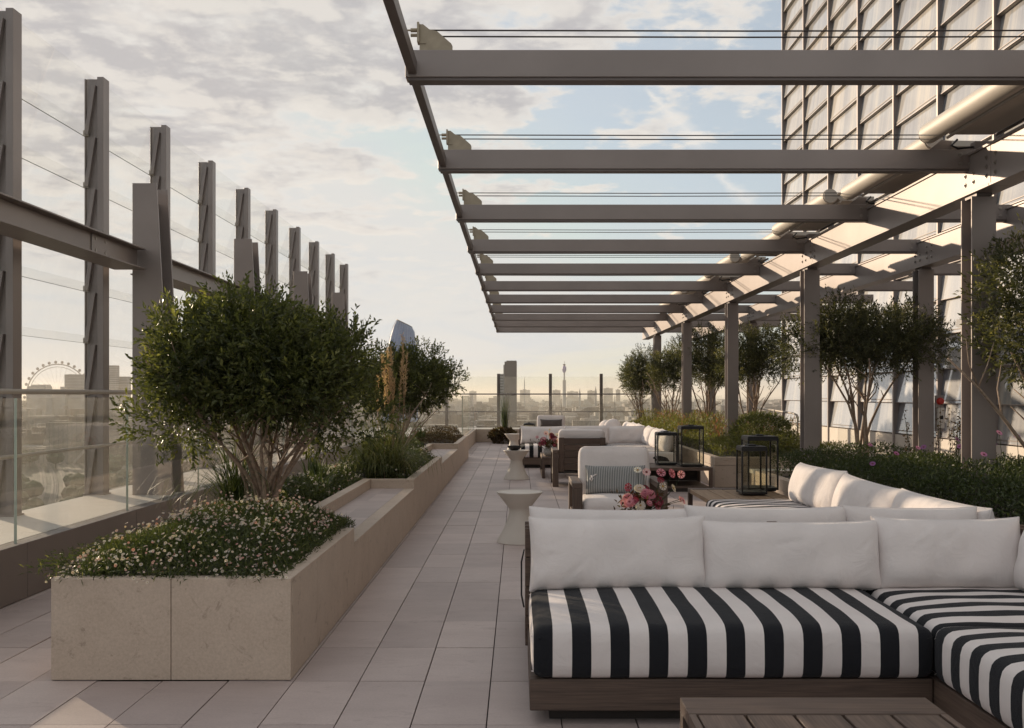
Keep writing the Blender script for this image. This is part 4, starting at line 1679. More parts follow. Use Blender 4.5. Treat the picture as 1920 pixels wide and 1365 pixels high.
def build_trees():
    rg = np.random.default_rng(21)
    # big bushy tree of the first bed
    c = (-1.74, 6.75, 1.44)
    lob = lobed(c, (.86, .72, .44), 46, .22, 5, .75)
    lob += [(c[0], c[1], c[2] + .06, .70, .6, .34), (c[0] - .62, c[1] - .1, 1.14, .24, .25, .15), (c[0] + .66, c[1] - .1, 1.12, .22, .25, .13), (c[0] - .40, c[1] - .3, 1.08, .2, .2, .12), (c[0] + .3, c[1] + .3, 1.1, .25, .2, .12)]
    tg = [(c[0] + rg.normal(0, .38), c[1] + rg.normal(0, .3), rg.uniform(1.15, 1.6)) for _ in range(11)]
    tg += [(c[0] - .55, c[1] - .1, 1.3), (c[0] + .6, c[1] - .1, 1.25), (c[0] + .5, c[1] + .2, 1.4), (c[0] - .4, c[1] + .2, 1.35)]
    build_tree('bushy_tree', 'dense dome-shaped evergreen tree with many stems above the white daisies', (-1.72, 6.65, .41), lob, tg, 5400, 12, .042, .0155, M['leaf1'], M['bark'], 31, r0=.017, sub=6, length=.16, shell=.45, sub_len=.30, up=.8, bow=.7)
    c = (-1.60, 14.1, 1.47)
    lob = lobed(c, (.84, .75, .42), 30, .27, 8, .75) + [(c[0], c[1], c[2], .6, .6, .4)]
    tg = [(c[0] + rg.normal(0, .34), c[1] + rg.normal(0, .3), rg.uniform(1.1, 1.5)) for _ in range(20)]
    build_tree('bushy_tree', 'rounded dark evergreen tree rising behind the straw-coloured grass plumes', (-1.62, 13.2, .41), lob, tg, 3900, 11, .042, .0165, M['leaf1'], M['bark_pale'], 32, r0=.014, sub=3, length=.13, shell=.6)
    # airy trees on the pergola side
    spec = [
        ((4.0, 7.2, .37), (4.05, 7.1, 1.80), (.78, .6, .80), 'airy grey-green tree whose leaves hang round the pergola column among violet flowers', 20, 2600, .045),
        ((4.38, 12.6, .37), (4.42, 12.6, 1.95), (1.08, .8, .50), 'wide airy tree with bare forking stems rising from the hedge', 30, 3900, .045),
        ((4.25, 18.2, .37), (4.3, 18.2, 1.98), (.62, .6, .62), 'airy tree with thin crooked stems behind the dark round shrub', 18, 2200, .045),
        ((4.1, 21.6, .37), (4.15, 21.6, 1.95), (.75, .6, .66), 'bright-leaved airy tree between two slim pergola columns', 18, 2200, .05),
        ((3.75, 24.4, .37), (3.8, 24.4, 1.85), (.62, .6, .7), 'sunlit airy tree between the last pergola columns', 15, 1900, .052),
        ((3.25, 26.2, .37), (3.35, 26.2, 1.75), (.62, .6, .72), 'last airy tree of the row beside the end windscreen', 15, 1900, .052)]
    for i, (b, c, r, lab, nl, sh, lf) in enumerate(spec):
        lob = lobed(c, r, nl, .30, 40 + i, .8)
        tg = [(c[0] + rg.normal(0, r[0] * .5), c[1] + rg.normal(0, r[1] * .45), c[2] + rg.uniform(-.35, .25)) for _ in range(8)]
        build_tree('airy_tree', lab, b, lob, tg, sh, 11, lf, .014, M['leaf2'], M['bark_pale'], 60 + i, r0=.022, sub=4, length=.16, shell=.35, bow=.7 if i == 1 else .4)


build_trees()


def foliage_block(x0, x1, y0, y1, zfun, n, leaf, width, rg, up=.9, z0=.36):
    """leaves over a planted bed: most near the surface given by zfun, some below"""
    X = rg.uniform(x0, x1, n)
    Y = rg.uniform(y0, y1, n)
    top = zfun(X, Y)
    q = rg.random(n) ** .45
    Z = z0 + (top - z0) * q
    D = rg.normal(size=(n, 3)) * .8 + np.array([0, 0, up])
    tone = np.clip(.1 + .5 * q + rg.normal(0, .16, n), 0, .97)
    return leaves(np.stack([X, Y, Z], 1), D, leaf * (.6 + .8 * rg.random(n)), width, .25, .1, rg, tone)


def wavy(seed, amp, freq=2.2):
    rg = np.random.default_rng(seed)
    k = rg.normal(0, freq, (7, 2))
    p = rg.random(7) * 6.28
    def f(X, Y):
        s = 0
        for (a, b), c in zip(k, p):
            s = s + np.sin(a * X + b * Y + c)
        return amp * s / 2.6
    return f


def build_left_planting():
    rg = np.random.default_rng(77)
    xl, xr = -2.14, -1.04
    w = wavy(1, .035, 3.0)
    def top(X, Y):
        ex = np.clip((X - xl) / .35, 0, 1) * np.clip((xr - X) / .30, 0, 1)
        ey = np.clip((Y - 4.52) / .45, 0, 1) * np.clip((6.55 - Y) / .6, .1, 1)
        return .44 + .23 * np.sqrt(np.clip(ex, 0, 1)) * np.sqrt(np.clip(ey, 0, 1)) * np.clip(.55 + (Y - 4.5) * .4, .5, 1.1) + w(X, Y) * ey
    # daisies of the first bed
    t = thing('daisy_bed', 'mound of small white and pink daisies spilling over the planter front', 'daisies', (-1.6, 5.4, .41))
    t['kind'] = 'stuff'
    sh = np.array([1.6, -5.4, -.41])
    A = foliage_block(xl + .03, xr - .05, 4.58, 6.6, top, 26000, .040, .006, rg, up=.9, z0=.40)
    # trailing growth over the rims
    n = 260
    X = xl + (xr - xl) * np.clip(rg.choice([.05, .22, .45, .52, .78, .9], n) + rg.normal(0, .05, n), -.03, .97)
    Y = 4.57 - rg.random(n) ** 2 * .07
    Z = .505 - rg.random(n) ** 2.5 * .045
    Y = np.where(Z < .475, np.minimum(Y, 4.543), Y)
    Bq = leaves(np.stack([X, Y, Z], 1), rg.normal(size=(n, 3)) * .7 + np.array([0, -.3, .3]), .03, .006, .2, .2, rg)
    n = 700
    X = xl - rg.random(n) ** 2 * .16
    Y = rg.uniform(4.6, 5.9, n)
    Z = .48 + rg.random(n) * .05
    Cq = leaves(np.stack([X, Y, Z], 1), rg.normal(size=(n, 3)) * .6 + np.array([-.7, 0, .4]), .04, .005, .2, .2, rg)
    V, F, T = merge([A, Bq, Cq])
    o = put('foliage', mesh_np('foliage', V + sh, F, T), M['cover'], t)
    n = 2300
    X = rg.uniform(xl - .02, xr - .06, n)
    Y = 4.56 + 2.0 * rg.random(n) ** 1.15
    Z = top(X, Y) + rg.uniform(-.015, .04, n) + .06 * rg.random(n) ** 3
    clump = wavy(12, 1.0, 9.0)(X, Y) + rg.normal(0, .55, n)
    ok = clump > -.5
    X, Y, Z = X[ok], Y[ok], Z[ok]
    n = len(X)
    nrm = rg.normal(size=(n, 3)) * .5 + np.array([-.05, -.4, .75])
    tone = np.where(rg.random(n) < .36, rg.uniform(.86, 1, n), rg.uniform(.0, .7, n))
    n2 = 16
    X = np.concatenate([X, rg.uniform(xl - .02, xr, n2)])
    Y = np.concatenate([Y, np.full(n2, 4.525)])
    Z = np.concatenate([Z, .478 - rg.random(n2) ** 2 * .03])
    nrm = np.concatenate([nrm, rg.normal(size=(n2, 3)) * .3 + np.array([0, -.8, .4])])
    tone = np.concatenate([tone, rg.uniform(.2, .8, n2)])
    V, F, T, MI = daisies(np.stack([X, Y, Z], 1) + sh, nrm, rg.uniform(.0050, .0088, len(X)), rg, 9, tone)
    o = put('flower_heads', mesh_quads('flower_heads', V, F, T, MI), [M['petal_w'], M['yolk']], t)
    n = 1500
    X, Y = rg.uniform(xl, xr - .06, n), 4.6 + 1.9 * rg.random(n)
    P = np.stack([X, Y, top(X, Y) - .02], 1) + sh
    st = leaves(P, rg.normal(size=(n, 3)) * .35 + np.array([0, 0, 1]), rg.uniform(.05, .085, n), .0025, .1, 0, rg)
    put('stalks', mesh_np('stalks', *st), M['cover'], t)
    # low planting behind the benches and in the other beds
    def bed(lab, x0, x1, y0, y1, h, n, seed, flowers=0, mat='cover'):
        r2 = np.random.default_rng(seed)
        ww = wavy(seed, .05, 2.5)
        f = lambda X, Y: .44 + h * np.clip((X - x0) / .15, .2, 1) * np.clip((x1 - X) / .12, .15, 1) + ww(X, Y)
        tt = thing('ground_cover_bed', lab, 'plants', ((x0 + x1) / 2, (y0 + y1) / 2, .41))
        tt['kind'] = 'stuff'
        s2 = np.array([-(x0 + x1) / 2, -(y0 + y1) / 2, -.41])
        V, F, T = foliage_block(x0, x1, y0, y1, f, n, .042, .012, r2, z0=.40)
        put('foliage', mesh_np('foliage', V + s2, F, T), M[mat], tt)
        if flowers:
            X, Y = r2.uniform(x0, x1, flowers), r2.uniform(y0, y1, flowers)
            Z = f(X, Y) + r2.uniform(0, .04, flowers)
            V, F, T, MI = daisies(np.stack([X, Y, Z], 1) + s2, r2.normal(size=(flowers, 3)) * .5 + np.array([0, -.4, .8]), .010, r2, 7)
            put('flower_heads', mesh_quads('flower_heads', V, F, T, MI), [M['petal_w'], M['yolk']], tt)
    bed('low leafy ground cover with scattered daisies behind the first stone bench', -2.1, -1.57, 6.6, 10.0, .14, 11000, 5, 420)
    bed('low leafy ground cover beneath the arching grass in the second bed', -2.1, -1.12, 10.0, 13.4, .17, 11000, 6, 220)
    bed('dark low ground cover behind the second stone bench', -2.1, -1.57, 13.5, 17.1, .15, 6000, 7, 0)
    bed('brownish ground cover filling the last bed of the long planter', -2.1, -1.12, 17.15, 20.6, .17, 8000, 8, 0, 'leaf_red')
    # ornamental grasses
    def grass(lab, c, n, L, spread, seed, mat='blade', width=.008, rad=.08):
        r2 = np.random.default_rng(seed)
        tt = thing('grass_clump', lab, 'grass', c)
        V, F, T = blades((0, 0, 0), n, L, spread, r2, width, rad=rad)
        put('blades', mesh_np('blades', V, F, T), M[mat], tt)
        return tt
    grass('dark arching grass clump leaning out beside the dome-shaped tree', (-1.98, 6.95, .50), 330, .82, 1.75, 1, width=.006)
    grass('upright strappy clump behind the first stone bench', (-1.85, 9.0, .42), 90, .42, .55, 2, width=.02)
    grass('spiky green clump next to the strappy clump behind the bench', (-1.72, 8.4, .42), 70, .36, .7, 3, width=.014)
    g = grass('large fountain grass with straw plumes at the start of the second bed', (-1.42, 10.45, .42), 900, .86, 1.35, 4, width=.009, rad=.17, mat='fountain')
    r2 = np.random.default_rng(9)
    for k in range(12):
        x, y = r2.normal(.10, .07), r2.normal(0, .08)
        h = r2.uniform(1.0, 1.5)
        lx, ly = r2.normal(-.02, .07), r2.normal(0, .06)
        st = MB().tube([(x, y, 0), (x + lx * .4, y + ly * .4, h * .5), (x + lx, y + ly, h)], [.004, .003, .0015], 5)
        s = put('plume_stalk', st, M['straw'], g)
        n = 140
        q = r2.random(n)
        P = np.stack([x + lx * (.62 + .38 * q), y + ly * (.62 + .38 * q), h * (.66 + .36 * q)], 1)
        V, F, T = leaves(P, r2.normal(size=(n, 3)) * .45 + np.array([0, 0, 1.0]), .045, .006, .2, 0, r2)
        put('plume', mesh_np('plume', V, F, T), M['straw'], s)
    grass('green grass tuft beside the second dark evergreen tree', (-1.3, 11.6, .42), 150, .4, 1.0, 14)
    grass('dark strappy clump at the start of the last bed', (-1.75, 17.6, .42), 110, .5, .8, 15, width=.014)


build_left_planting()


def build_right_planting():
    rg = np.random.default_rng(99)
    def hedge(name, lab, x0, x1, y0, y1, h, n, seed, mat, leaf=.036, width=.013, amp=.07, dip=.10):
        r2 = np.random.default_rng(seed)
        ww = wavy(seed, amp, 2.0)
        f = lambda X, Y: h + ww(X, Y) - .10 * np.clip(1 - (X - x0) / .25, 0, 1) - dip * np.clip((Y - 9.0) / 1.2, 0, 1) * (Y < 13)
        t = thing(name, lab, 'hedge', ((x0 + x1) / 2, (y0 + y1) / 2, .36))
        t['kind'] = 'stuff'
        s2 = np.array([-(x0 + x1) / 2, -(y0 + y1) / 2, -.36])
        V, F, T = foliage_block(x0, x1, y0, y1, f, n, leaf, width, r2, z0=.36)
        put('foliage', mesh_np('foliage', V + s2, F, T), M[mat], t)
        return t, f
    t, f = hedge('hedge', 'dark green leafy hedge with violet flowers behind the near corner seating', 2.86, 4.8, 5.6, 11.4, .76, 46000, 3, 'hedge')
    # violet cosmos on stalks above the hedge
    for k in range(16):
        x, y = rg.uniform(2.95, 4.3), rg.uniform(6.2, 11.0)
        z = float(f(np.array([x]), np.array([y]))[0]) + rg.uniform(.02, .26)
        fl = thing('violet_flower', 'violet daisy-like flower on a thin stalk above the dark hedge', 'flower', (x, y, .37), 'violet flowers above the hedge')
        put('stalk', MB().tube([(0, 0, 0), (rg.normal(0, .02), 0, (z - .37) * .6), (0, 0, z - .37)], [.003, .0025, .002], 5), M['blade'], fl)
        V, F, T, MI = daisies(np.array([[0, 0, z - .37]]), np.array([[rg.normal(0, .3), -.6, .7]]), .025, rg, 11)
        put('flower_head', mesh_quads('flower_head', V, F, T, MI), [M['petal_v'], M['wine']], fl)
    hedge('meadow_planting', 'sunlit yellow-green meadow planting with russet tips behind the far lounge', 2.85, 4.8, 14.1, 27.0, .62, 46000, 4, 'meadow', .055, .011, .12)
    r3 = np.random.default_rng(41)
    n = 9000
    tall = thing('meadow_stalks', 'taller russet and straw-tipped stalks standing out of the sunlit meadow planting', 'plants', (3.8, 20, .36))
    tall['kind'] = 'stuff'
    k = np.repeat(np.stack([r3.uniform(2.95, 4.7, 450), 16.0 + 10.8 * r3.random(450)], 1), 20, 0)
    P = np.concatenate([k + r3.normal(0, .06, (n, 2)), (.55 + .36 * r3.random(n) ** 1.3)[:, None]], 1) - np.array([3.8, 20, .36])
    V, F, T = leaves(P, r3.normal(size=(n, 3)) * .45 + np.array([0, 0, 1]), r3.uniform(.05, .11, n), .011, .2, .05, r3, np.repeat(np.clip(r3.normal(.65, .3, 450), 0, 1), 20))
    put('foliage', mesh_np('foliage', V, F, T), M['meadow'], tall)
    # low round dark shrub
    r2 = np.random.default_rng(6)
    t = thing('round_shrub', 'dark clipped round shrub at the front of the far planter', 'shrub', (3.72, 15.2, .47))
    V, F, T = crown_leaves([(0, 0, .22, .45, .45, .30)], 1500, 8, .04, .010, r2, shell=.75, length=.07)
    put('foliage', mesh_np('foliage', V, F, T), M['leaf1'], t)
    # russet perennials among the hedge by the second column
    r2 = np.random.default_rng(16)
    t = thing('russet_perennial', 'tall russet-leaved perennials standing above the dark hedge', 'plant', (4.5, 10.3, .37))
    st = MB()
    P = []
    for k in range(16):
        a, b = r2.normal(0, .2), r2.normal(0, .4)
        a2, hh = a + r2.normal(0, .08), r2.uniform(.55, .85)
        st.tube([(a, b, 0), ((a + a2) / 2 + .01, b, hh * .5), (a2, b, hh)], [.004, .003, .002], 5)
        for q in np.linspace(.45, 1, 26):
            P.append((a + (a2 - a) * q + r2.normal(0, .018), b + r2.normal(0, .018), hh * q))
    put('stems', st, M['blade'], t)
    V, F, T = leaves(np.array(P), r2.normal(size=(len(P), 3)) + np.array([0, 0, .5]), .04, .016, .2, .1, r2)
    put('foliage', mesh_np('foliage', V, F, T), M['leaf_red'], t)


build_right_planting()

# =================================================================== FURNITURE
def build_sofa(label, origin, s, leg, seed, group=None):
    """L-shaped sectional. local frame: main run along +x, back plane at y=0, seat towards -y*s; the right leg runs out to -leg*s.
    s=+1 faces the camera side (-y); s=-1 faces away."""
    t = thing('sectional_sofa', label, 'sofa', origin)
    def P(name, m, mat, parent=t, **k):
        if s < 0: m.mirror_y()
        return put(name, m, mat, parent, **k)
    W, D = 2.45, .87
    XA = 1.60            # start of the corner / leg part
    # plinths and base boards
    P('plinth', MB().box(.08, XA + .05, -D + .09, -.05, 0, .058), M['wood_dark'])
    P('plinth', MB().box(XA + .10, W - .06, -leg + .09, -.05, 0, .0575), M['wood_dark'])
    f = MB()
    f.box(0, XA - .006, -D, -D + .035, .06, .185).box(0, .035, -D + .0355, -.036, .06, .185).box(0, XA - .006, -.035, 0, .06, .185).box(.036, XA - .007, -D + .036, -.0355, .13, .16)
    P('base_frame', f, M['wood'], bevel=.004)
    f = MB()
    f.box(XA, XA + .035, -leg, -.002, .06, .185).box(XA + .0355, W, -leg, -leg + .035, .06, .185).box(W - .035, W, -leg + .0355, -.002, .06, .185).box(XA + .036, W - .036, -leg + .036, -.003, .13, .16)
    P('base_frame', f, M['wood_y'], bevel=.004)
    # back boards
    n = 4
    for i in range(n):
        z0 = .10 + i * .142
        P('back_board', MB().box(-.012, W, .004, .03, z0, z0 + .138), M['wood'], bevel=.003)
        P('back_board', MB().box(W + .004, W + .03, -leg, .002, z0, z0 + .138), M['wood_y'], bevel=.003)
    for x in (-.012, 1.2, W - .06):
        P('back_post', MB().box(x, x + .05, .031, .056, .09, .675), M['wood_z'], bevel=.003)
    # seats
    def seat(x0, x1, y0, y1, mat, sd_, h=.205):
        m = soft_box(abs(x1 - x0), abs(y1 - y0), h, .042, .022, seed=sd_)
        cx, cy = (x0 + x1) / 2, (y0 + y1) / 2 * s
        o = put('seat_cushion', m.mesh('seat_cushion'), mat, t, (cx, cy, .187), smooth=True)
        hw, hd = abs(x1 - x0) / 2, abs(y1 - y0) / 2
        for zz in (.166, .028):
            e = .030
            loop = []
            for (ax, ay) in ((-hw, -hd), (hw, -hd), (hw, hd), (-hw, hd)):
                sx, sy = math.copysign(1, ax), math.copysign(1, ay)
                c = [(ax - sx * e * 1.0, ay + sy * .0062), (ax + sx * .0062, ay - sy * e)]
                loop += c if sx * sy > 0 and sx < 0 or (sx > 0 and sy > 0) else c[::-1]
            loop = [(a, b, zz) for a, b in loop]
            put('seam', MB().tube(loop + [loop[0]], .0017, 4, cap=False), mat, o)
        return o
    seat(.012, XA - .006, -D - .02, -.01, M['stripe_x'], seed)
    seat(XA + .008, W - .005, -D - .0, -.01, M['stripe_y'], seed + 1)
    rem = leg - D
    k = 1 if rem < 1.6 else 2
    for i in range(k):
        a = -D - .012 - rem / k * i
        b = -D - .008 - rem / k * (i + 1) + .01
        seat(XA - .012, W - .005, b, a, M['stripe_y'], seed + 2 + i, .212)
    # loose back cushions
    r2 = np.random.default_rng(seed + 50)
    xs = [(.02, .835), (.83, 1.655), (1.65, 2.33)]
    for i, (a, b) in enumerate(xs):
        w = b - a
        pillow_part('back_cushion', w + .022, .335 + r2.uniform(-.014, .012), .20 + r2.uniform(-.015, .02), M['white'], t, ((a + b) / 2, -.115 * s, .388), (R(-9 * s + r2.uniform(-2, 2)), R(r2.uniform(-.7, .7)), R(r2.uniform(-1, 1) + (180 if s < 0 else 0))), seed * 7 + i)
    yy = -.12
    nn = max(1, int(round((leg - .25) / 1.05)))
    step = (leg - .25) / nn
    for i in range(nn):
        c = yy - step * (i + .5)
        pillow_part('back_cushion', step + .015, .345 + r2.uniform(-.01, .01), .22, M['white'], t, (W - .125, c * s, .388), (R(-11 + r2.uniform(-2, 2)), R(r2.uniform(-1, 1)), R(-90 + r2.uniform(-2, 2))), seed * 9 + i)
    return t


S1 = build_sofa('striped corner sofa with three loose back cushions facing the slatted coffee table', (.045, 4.80, 0), 1, 2.3, 1)
strap = put('strap', MB().prism([(-.022, .28), (-.034, .34), (-.034, .50), (-.02, .56), (-.014, .56), (-.026, .50), (-.026, .34), (-.014, .28)], .012, .028, 'y'), M['black'], S1)
S2 = build_sofa('striped corner sofa facing the bouquet table, its leg ending at the lantern table', (.045, 5.02, 0), -1, 3.65, 2)
S3 = build_sofa('striped corner sofa lit by the sun beyond the slatted armchair back', (.03, 18.62, 0), 1, 3.0, 3)
S4 = build_sofa('striped corner sofa with two round cushions, back to back with the sunlit sofa', (.03, 18.84, 0), -1, 3.4, 4)


def build_round_cushion(loc, r, lab, rot, seed):
    m = MB().lathe([(.001, -.07), (r * .5, -.068), (r * .85, -.045), (r, 0), (r * .85, .045), (r * .5, .068), (.001, .07)], 28, cap=False)
    t = put('round_cushion', m, M['white'], None, loc, smooth=True, rot=rot)
    put('button', MB().lathe([(.012, .066), (.010, .072), (.001, .074)], 10, cap=False), M['dark_cloth'], t)
    put('piping', MB().lathe([(r - .003, -.006), (r + .003, 0), (r - .003, .006)], 28, cap=False), M['white'], t, smooth=True)
    tag(t, lab, 'cushion')


build_round_cushion((2.06, 21.75, .60), .19, 'larger pale round cushion propped upright on the sofa corner', (R(72), R(10), R(-20)), 1)
build_round_cushion((1.90, 22.05, .585), .17, 'smaller round cushion leaning behind the larger round one', (R(70), R(-14), R(-50)), 2)


def slat_table(name, label, x0, x1, y0, y1, h, shelf=False, mat='wood_y', group=None):
    """outdoor coffee table: slatted top running along y inside end boards, U-shaped end frames"""
    t = thing(name, label, 'table', ((x0 + x1) / 2, (y0 + y1) / 2, 0), group)
    w, d = (x1 - x0) / 2, (y1 - y0) / 2
    mw, mx = M[mat], M['wood']
    bd = .165 if d > .4 else .1
    for s in (-1, 1):
        put('end_board', MB().box(-w, w, s * d, s * (d - bd), h - .042, h), mx, t, bevel=.003)
    ye = d - bd - .002
    for s in (-1, 1):
        put('edge_rail', MB().box(s * w, s * (w - .022), -ye, ye, h - .042, h - .0006), mw, t, bevel=.002)
    n = max(3, int(round((2 * w - .05) / .162)))
    step = (2 * w - .048) / n
    for i in range(n):
        a = -w + .024 + step * i
        put('slat', MB().box(a + .005, a + step - .005, -ye, ye, h - .03, h - .003), mw, t, bevel=.003)
    for s in (-1, 1):
        for q in (-1, 1):
            put('leg', MB().box(s * w, s * (w - .045), q * d, q * (d - .055), 0, h - .0425), M['wood_z'], t, bevel=.003)
        put('foot_rail', MB().box(s * w, s * (w - .045), -d + .056, d - .056, 0, .045), mw, t, bevel=.003)
    if shelf:
        put('shelf', MB().box(-w + .046, w - .046, -d + .03, d - .03, .05, .075), mw, t)
        put('back_panel', MB().box(-w + .046, w - .046, d - .029, d - .01, .076, h - .043), M['wood_dark'], t)
        put('plinth', MB().box(-w + .05, w - .05, -d + .05, d - .05, 0, .0495), M['wood_dark'], t)
    return t


slat_table('coffee_table', 'slatted teak coffee table standing in front of the striped front sofa', .523, 1.318, 2.1, 3.22, .33)
slat_table('coffee_table', 'low teak coffee table under the pink and crimson bouquet', .45, 1.25, 6.75, 8.05, .33)
slat_table('side_table', 'teak table at the sofa end carrying two glazed black lanterns', 1.77, 2.58, 8.86, 10.4, .335, mat='wood_gold')
slat_table('side_table', 'dark open box table with a shelf carrying two tall lanterns', 1.62, 2.61, 13.35, 14.3, .33, shelf=True)
slat_table('coffee_table', 'narrow teak coffee table between the slatted armchair and the sunlit sofa', .37, 1.2, 15.55, 16.9, .33, mat='wood_gold')


def build_armchair(label, loc, s, dark=False, pillow_mat=None):
    """lounge chair, width .84; faces -y*s"""
    t = thing('lounge_armchair', label, 'armchair', loc)
    def P(name, m, mat, parent=t, **k):
        if s < 0: m.mirror_y()
        return put(name, m, mat, parent, **k)
    W = .42
    for q in (-1, 1):
        P('arm_rest', MB().box(q * W, q * (W - .085), -.40, .40, .475, .525), M['wood_y'], bevel=.004)
        P('leg', MB().box(q * W, q * (W - .085), -.40, -.31, 0, .474), M['wood_z'], bevel=.004)
        P('leg', MB().box(q * W, q * (W - .085), .31, .40, 0, .474), M['wood_z'], bevel=.004)
        P('side_rail', MB().box(q * (W - .01), q * (W - .075), -.309, .309, .15, .24), M['wood_y'], bevel=.004)
    P('seat_rail', MB().box(-W + .086, W - .086, -.385, -.345, .14, .23), M['wood'], bevel=.004)
    P('seat_deck', MB().box(-W + .086, W - .086, -.344, .33, .19, .215), M['wood_dark'])
    # slatted back, slightly raked
    for q in (-1, 1):
        P('back_stile', MB().prism([(.30, .215), (.345, .215), (.405, .70), (.36, .70)], q * (W - .088), q * (W - .165), 'x'), M['wood_z'], bevel=.003)
    for i in range(5):
        z = .235 + i * .093
        y = .305 + (z - .215) * .125
        P('back_slat', MB().prism([(y, z), (y + .028, z), (y + .038, z + .086), (y + .010, z + .086)], -W + .166, W - .166, 'x'), M['wood'], bevel=.002)
    o = put('seat_cushion', soft_box(.655, .66, .155, .055, .02, seed=5).mesh('seat_cushion'), M['white'], t, (0, -.045 * s, .217), smooth=True)
    b = put('back_cushion', soft_box(.66, .155, .47, .06, .008, seed=6).mesh('back_cushion'), M['white'], t, (0, .175 * s, .345), smooth=True, rot=(R(-9 * s), 0, 0))
    put('piping', MB().tube([(-.30, -.073, .462), (0, -.073, .466), (.30, -.073, .462)], .003, 5), M['white'], b)
    if pillow_mat:
        pass
    return t


AC1 = build_armchair('teak armchair with white cushions facing the bouquet table', (.905, 9.22, 0), 1)
AC2 = build_armchair('teak armchair turned away, showing its slatted wooden back', (.905, 14.5, 0), -1)
AC3 = build_armchair('teak armchair with a dark bolster near the end windscreen', (.78, 23.6, 0), 1)


def loose_pillow(label, loc, w, h, t, mat, rot, seed, knot=False):
    b, p = pillow(w, h, t, seed, ear=.012)
    me = b.mesh('scatter_pillow', fix=False)
    bm = bmesh.new()
    bm.from_mesh(me)
    bmesh.ops.remove_doubles(bm, verts=bm.verts, dist=.0004)
    bmesh.ops.recalc_face_normals(bm, faces=bm.faces)
    bm.to_mesh(me)
    bm.free()
    o = put('scatter_pillow', me, mat, None, loc, smooth=True, rot=rot)
    put('piping', p, mat, o, smooth=True)
    if knot:
        put('tie_knot', MB().tube([(-w / 2 + .05, -t * .42, h * .62), (-w / 2 + .065, -t * .5, h * .5), (-w / 2 + .05, -t * .5, h * .42), (-w / 2 + .04, -t * .48, h * .5), (-w / 2 + .06, -t * .46, h * .58), (-w / 2 + .10, -t * .44, h * .66)], .006, 6), M['white'], o, smooth=True)
    return tag(o, label, 'pillow')


loose_pillow('grey pinstriped lumbar pillow with a tied corner on the facing armchair', (.905, 9.22 + .02, .385), .56, .27, .13, M['pin'], (R(-14), 0, 0), 3, True)
loose_pillow('dark charcoal bolster on the armchair by the end windscreen', (.78, 23.6 + .02, .54), .52, .19, .13, M['dark_cloth'], (R(-12), 0, 0), 4)


def build_side_table(label, loc, k=1.0):
    t = thing('hourglass_table', label, 'table', loc)
    prof = [(.199, 0), (.203, .004), (.190, .03), (.165, .075), (.142, .12), (.122, .165), (.106, .21), (.096, .25), (.092, .275), (.0925, .298), (.10, .31), (.203, .438), (.2055, .444), (.204, .448), (.190, .4485), (.186, .444), (.001, .4435)]
    put('body', MB().lathe(prof, 48, cap=False), M['cement'], t, smooth=38)
    return t


build_side_table('pale hourglass side table with an empty top in front of the pinstriped pillow armchair', (.01, 8.85, 0))
build_side_table('pale hourglass side table with a black bowl on it', (-.03, 15.45, 0))
build_side_table('pale hourglass side table beside the sunlit sofa, partly hidden', (-.10, 21.9, 0))
o = put('bowl', MB().lathe([(.04, 0), (.06, .004), (.10, .04), (.115, .072), (.108, .072), (.09, .04), (.05, .012), (.001, .01)], 32, cap=False), M['black'], None, (-.06, 15.42, .4455), smooth=40)
put('foot_ring', MB().lathe([(.035, -.0005), (.042, -.0005), (.042, .006), (.035, .006)], 24, cap=False), M['black'], o)
tag(o, 'shallow black bowl on the middle hourglass table', 'bowl')


def build_lantern(label, loc, w, h, rz=0):
    t = thing('lantern', label, 'lantern', loc, rz=rz)
    a = w / 2
    put('base', MB().box(-a, a, -a, a, .012, .035).box(-a + .02, a - .02, -a + .02, a - .02, 0, .0115), M['black'], t, bevel=.003)
    p = .016
    for sx in (-1, 1):
        for sy in (-1, 1):
            put('corner_post', MB().box(sx * a, sx * (a - p), sy * a, sy * (a - p), .0355, h - .03), M['black'], t, bevel=.002)
    put('top_frame', MB().box(-a, a, -a, -a + p, h - .0295, h).box(-a, a, a - p, a, h - .0295, h).box(-a, -a + p, -a + p + .0002, a - p - .0002, h - .0295, h).box(a - p, a, -a + p + .0002, a - p - .0002, h - .0295, h), M['black'], t, bevel=.002)
    lid = put('lid', MB().box(-a + .004, a - .004, -a + .004, a - .004, h + .0005, h + .014), M['black'], t, bevel=.003)
    put('vent_cap', MB().box(-.035, .035, -.035, .035, h + .0145, h + .03), M['black'], lid, bevel=.003)
    put('handle', MB().tube([(-a * .5, 0, h + .014), (-a * .5, 0, h + .022), (a * .5, 0, h + .022), (a * .5, 0, h + .014)], .004, 6), M['black'], lid)
    g = a - p * .5
    for q in range(4):
        c, s_ = math.cos(q * math.pi / 2), math.sin(q * math.pi / 2)
        m = MB().box(-a + p, a - p, -g - .0015, -g + .0015, .0355, h - .03)
        m.v = [(x * c - y * s_, x * s_ + y * c, z) for x, y, z in m.v]
        put('pane', m, M['glass_lantern'], t)
    return t


build_lantern('smaller black glazed lantern at the front of the teak side table', (2.28, 9.72, .335), .25, .46)
build_lantern('larger black glazed lantern at the back of the teak side table', (2.47, 10.18, .335), .31, .54)
build_lantern('shorter black lantern on the dark box table', (2.07, 13.95, .33), .28, .44)
build_lantern('taller black lantern on the dark box table', (2.36, 13.62, .33), .31, .54)
build_lantern('small black lantern beside the dark-bolstered armchair', (.25, 23.2, .33), .26, .30)
slat_table('side_table', 'small teak table carrying the small lantern near the end windscreen', .0, .5, 22.95, 23.45, .33)


